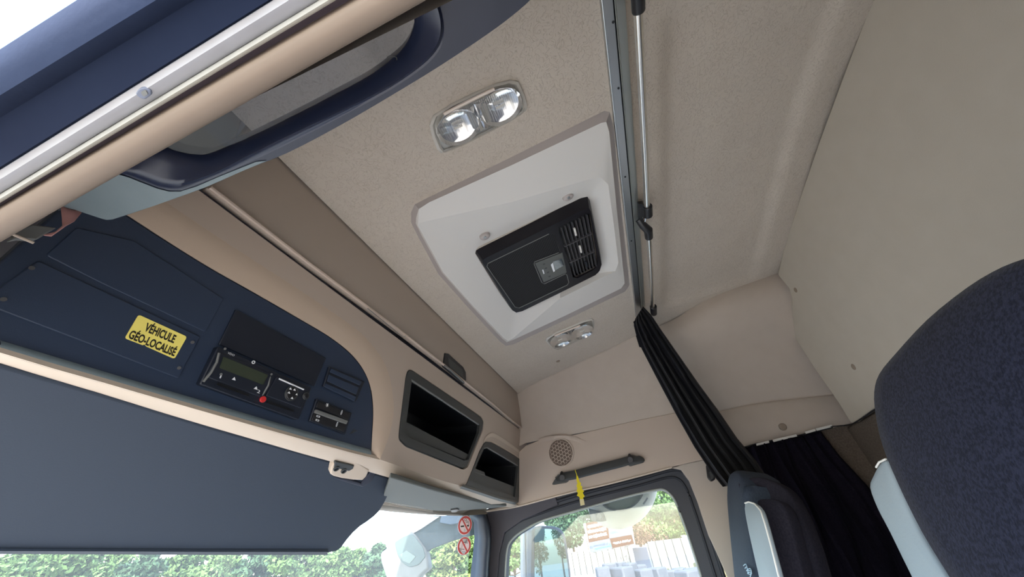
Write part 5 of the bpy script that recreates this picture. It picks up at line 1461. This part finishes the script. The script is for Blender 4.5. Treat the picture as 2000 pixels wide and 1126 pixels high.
front_trees = [(-40, 1086, 36, 6, 1), (30, 1080, 34, 6, 1), (100, 1072, 38, 7, 1), (175, 1078, 33, 6, 1), (250, 1070, 40, 7, 0), (330, 1075, 34, 6, 1), (410, 1066, 38, 7, 1), (480, 1074, 33, 6, 0), (550, 1058, 36, 6, 1), (598, 1062, 34, 5, 1), (655, 1072, 36, 5.5, 1), (697, 1074, 38, 5, 1), (735, 1085, 40, 5, 0), (850, 1070, 42, 6, 1), (885, 1055, 40, 6, 2), (920, 1040, 44, 7, 1)]
for i, (px, py, d, w, k) in enumerate(front_trees):
    py_h = 1045 + (1293 - px) * 0.141
    d = (33, 41)[i % 2]; w = 4.6 if i % 2 == 0 else 5.6
    ht = max(top_z(px, py, d), 4.0)
    kd = ('dark green tree', 'light green leafy tree', 'yellowish tree')[k]
    tree(f'{kd} beyond the windscreen, {ords[i]} from the driver side', at_ground(px, d), ht, w, k, 300 + i, 'trees in front of the truck')
# a few trees behind the truck that the door mirror shows
for i, (x, y, h, w) in enumerate(((7.4, -38, 12.5, 2.8), (10.2, -42, 9.0, 2.6), (4.6, -44, 6, 4.5), (13.2, -40, 5.5, 4.5))):
    tree(f'green tree behind the truck, {ords[i]} of those the door mirror reflects', Vector((x, y, -EYE)), h, w, 1, 500 + i, 'trees behind the truck')

# ---- concrete fence
m_fen = mat('pale_concrete', (0.20, 0.195, 0.182), 0.9, spec=0.1, noise=(2.5, 2), col2=(0.175, 0.17, 0.158))
m_fpost = mat('dark_fence_joint', (0.028, 0.028, 0.026), 0.9)
def fence(label, a, b, h, bays):
    t = thing('concrete_fence', label, 'fence', (a + b) / 2)
    d = (b - a) / bays; n = Vector((d.y, -d.x, 0)).normalized()
    pm = None
    for k in range(bays):
        p = a + d * k
        G().box(p + d * 0.5 + Vector((0, 0, h / 2)), d * 0.488, n * 0.04, Vector((0, 0, h / 2))).mk('panel', m_fen, t, smooth=0)
    for k in range(bays + 1):
        p = a + d * k
        G().box(p + Vector((0, 0, h * 0.50)), d.normalized() * 0.036, n * 0.045, Vector((0, 0, h * 0.50))).mk('post', m_fpost, t, smooth=0)
    return t
fence('pale concrete panel fence behind the billboard posts', at_ground(1060, 50), at_ground(1222, 47), 2.0, 14)
fence('pale tall concrete panel fence right of the dark gap', at_ground(1262, 38), at_ground(1420, 34), 2.15, 9)
# dark gap block and rusty heap
gp = at_ground(1246, 42)
g = G(); gd = (at_ground(1262, 40) - at_ground(1228, 44)) / 2
g.box(gp + Vector((0, 0, 0.9)), gd * 0.8, Vector((0.25, -0.1, 0)), Vector((0, 0, 0.9)))
g.mk('gate_slab', mat('blue_grey_slab', (0.10, 0.105, 0.13), 0.8), None, bevel=0.03, label='grey slab standing in the gap of the concrete fence', cat='slab')  # plain blue-grey slab colour
rndh = random.Random(5)
vs, fs = leaf_cloud(900, lambda r: at_ground(1250, 45) + Vector((r.gauss(0, 0.9), r.gauss(0, 0.9), 2.0 + abs(r.gauss(0, 0.9)))), 0.16, 77)
mk('brown_shrub', vs, fs, mat('dry_brown_leaves', (0.09, 0.05, 0.03), 0.8), None, smooth=0, tris=True, label='dry brown shrub behind the gap in the fence', cat='shrub')

# ---- billboard
bd = at_ground(1200, 43)
bl_, br_ = at_ground(1146, 43), at_ground(1232, 41.5)
bdir = (br_ - bl_); bdir.z = 0
bn = Vector((bdir.y, -bdir.x, 0)).normalized()
if bn.x > 0: bn = -bn
BB = Plane(bl_, bn, bdir)
bb = thing('billboard', 'roadside billboard with brown and pale blue advertising panels', 'billboard', bd)
m_bbr = mat('brown_print', (0.046, 0.018, 0.011), 0.7, spec=0.1); m_bbl = mat('pale_blue_print', (0.085, 0.105, 0.14), 0.7, spec=0.1); m_bbw = mat('white_board', (0.17, 0.17, 0.17), 0.7, spec=0.1); m_teal2 = mat('teal_print', (0.03, 0.12, 0.14), 0.6)
pplate('board', BB, [(1139, 1022), (1229, 1004), (1239.5, 1062), (1152, 1079)], m_bbw, bb, h=0.0, th=0.25)
pplate('panel', BB, [(1144, 1021), (1186, 1012), (1190.5, 1051), (1150, 1059)], m_bbr, bb, h=0.02, th=0.03)
pplate('panel', BB, [(1150, 1059), (1190.5, 1051), (1196, 1070), (1154, 1078)], m_bbl, bb, h=0.02, th=0.03)
pplate('panel', BB, [(1186, 1013), (1229, 1004), (1233, 1043), (1190, 1051)], m_bbl, bb, h=0.02, th=0.03)
pplate('panel', BB, [(1190.5, 1051), (1233.5, 1043), (1238.5, 1061), (1196, 1070)], m_bbr, bb, h=0.02, th=0.03)
lettering('print', 'ORYGINALNE I', BB, (1148, 1031), (1186, 1023), (1147, 1026), M_WHITE, bb, h=0.05, bold=0.02)
lettering('print', 'UŻYWANE CZĘŚCI', BB, (1149, 1041), (1184, 1034), (1148, 1036), M_WHITE, bb, h=0.05, bold=0.02)
lettering('print', 'DO CIĘŻARÓWEK', BB, (1151, 1051), (1186, 1044), (1150, 1046), M_WHITE, bb, h=0.05, bold=0.02)
lettering('print', 'www.lisplus.pl', BB, (1159, 1067.5), (1187, 1062), (1158, 1063), mat('grey_blue_print', (0.03, 0.05, 0.085), 0.6), bb, h=0.05, bold=0.015)
pplate('stripe', BB, [(1162, 1070), (1194, 1063.5), (1194.6, 1066), (1162.6, 1072.6)], m_teal2, bb, h=0.04, th=0.02)
pplate('stripe', BB, [(1188, 1062), (1193.5, 1060.8), (1193.7, 1061.6), (1188.2, 1062.8)], m_teal2, bb, h=0.04, th=0.02)
pplate('logo_square', BB, [(1151.5, 1066.5), (1157, 1065.5), (1158, 1069.5), (1152.5, 1070.5)], MATS['grey_blue_print'], bb, h=0.04, th=0.02, holes=[[(1153, 1067.3), (1156, 1066.7), (1156.8, 1068.8), (1153.7, 1069.4)]])
lettering('print', 'RENAULT', BB, (1191.5, 1042.5), (1211, 1038.5), (1190.8, 1037.5), MATS['grey_blue_print'], bb, h=0.05)
lettering('print', 'LIS & PLUS', BB, (1202, 1061.8), (1226, 1056.8), (1202.4, 1058), M_WHITE, bb, h=0.05, shear=0.2, bold=0.02)
for k in range(2):
    pplate('logo_wing', BB, [(1196.5, 1059 + k * 1.6), (1201, 1058.2 + k * 1.6), (1201.4, 1059 + k * 1.6)], M_WHITE, bb, h=0.04, th=0.02)
    pplate('logo_wing', BB, [(1227, 1054.6 + k * 1.6), (1232.5, 1052.6 + k * 1.2), (1228, 1056 + k * 1.4)], M_WHITE, bb, h=0.04, th=0.02)
def bpost(p, q, r=0.09):
    G().tube([BB.hit(*p, h=-0.15), BB.hit(*q, h=-0.15)], r, 8).mk('post', m_bbw, bb)
bpost((1160, 1074), (1168, 1108)); bpost((1196, 1068), (1206, 1108)); bpost((1229, 1062), (1238, 1100))
bpost((1186, 1074), (1197, 1080), 0.06); bpost((1229, 1062), (1224, 1068), 0.06)

# ---- blocks stacked in the yard and dry grass
m_blk = mat('grey_concrete_block', (0.062, 0.064, 0.074), 0.85, noise=(4, 2), col2=(0.045, 0.047, 0.056))
rb_ = random.Random(11)
blocks = [(1176, 1112), (1190, 1104), (1198, 1113), (1209, 1101), (1214, 1112), (1228, 1104), (1234, 1114), (1248, 1107), (1256, 1116), (1280, 1113), (1308, 1118), (1326, 1113), (1340, 1119), (1352, 1114)]
proto = None
for i, (px, py) in enumerate(blocks):
    r = ray(px, py); p = r * ((20 + 1.6 * (i % 4)) / math.hypot(r.x, r.y))
    s = rb_.uniform(0.28, 0.42); a = rb_.uniform(-0.5, 0.9)
    u_ = Vector((math.cos(a), math.sin(a), 0)); v_ = Vector((-math.sin(a), math.cos(a), 0))
    hgt = (p.z + 0.10 + EYE) / 2
    tl = Vector((rb_.uniform(-.06, .06), rb_.uniform(-.06, .06), 1)).normalized()
    p = Vector((p.x, p.y, -EYE + hgt))
    g = G(); g.box(p, u_ * s, v_ * s * 0.8, tl * hgt)
    place = ords[i]
    g.mk('concrete_block', m_blk, None, bevel=0.06, label=f'grey concrete block dumped in the yard, {place} from the front below the billboard fence', cat='block', group='concrete blocks dumped in the yard')
vs, fs = leaf_cloud(2600, lambda r: at_ground(r.uniform(1262, 1400), r.uniform(28, 32)) + Vector((0, 0, abs(r.gauss(0, 0.25)))), 0.20, 21)
mk('dry_grass', vs, fs, mat('straw_grass', (0.22, 0.20, 0.10), 0.9), None, smooth=0, tris=True, label='yellow dry grass along the foot of the tall fence', cat='grass', kind='stuff')
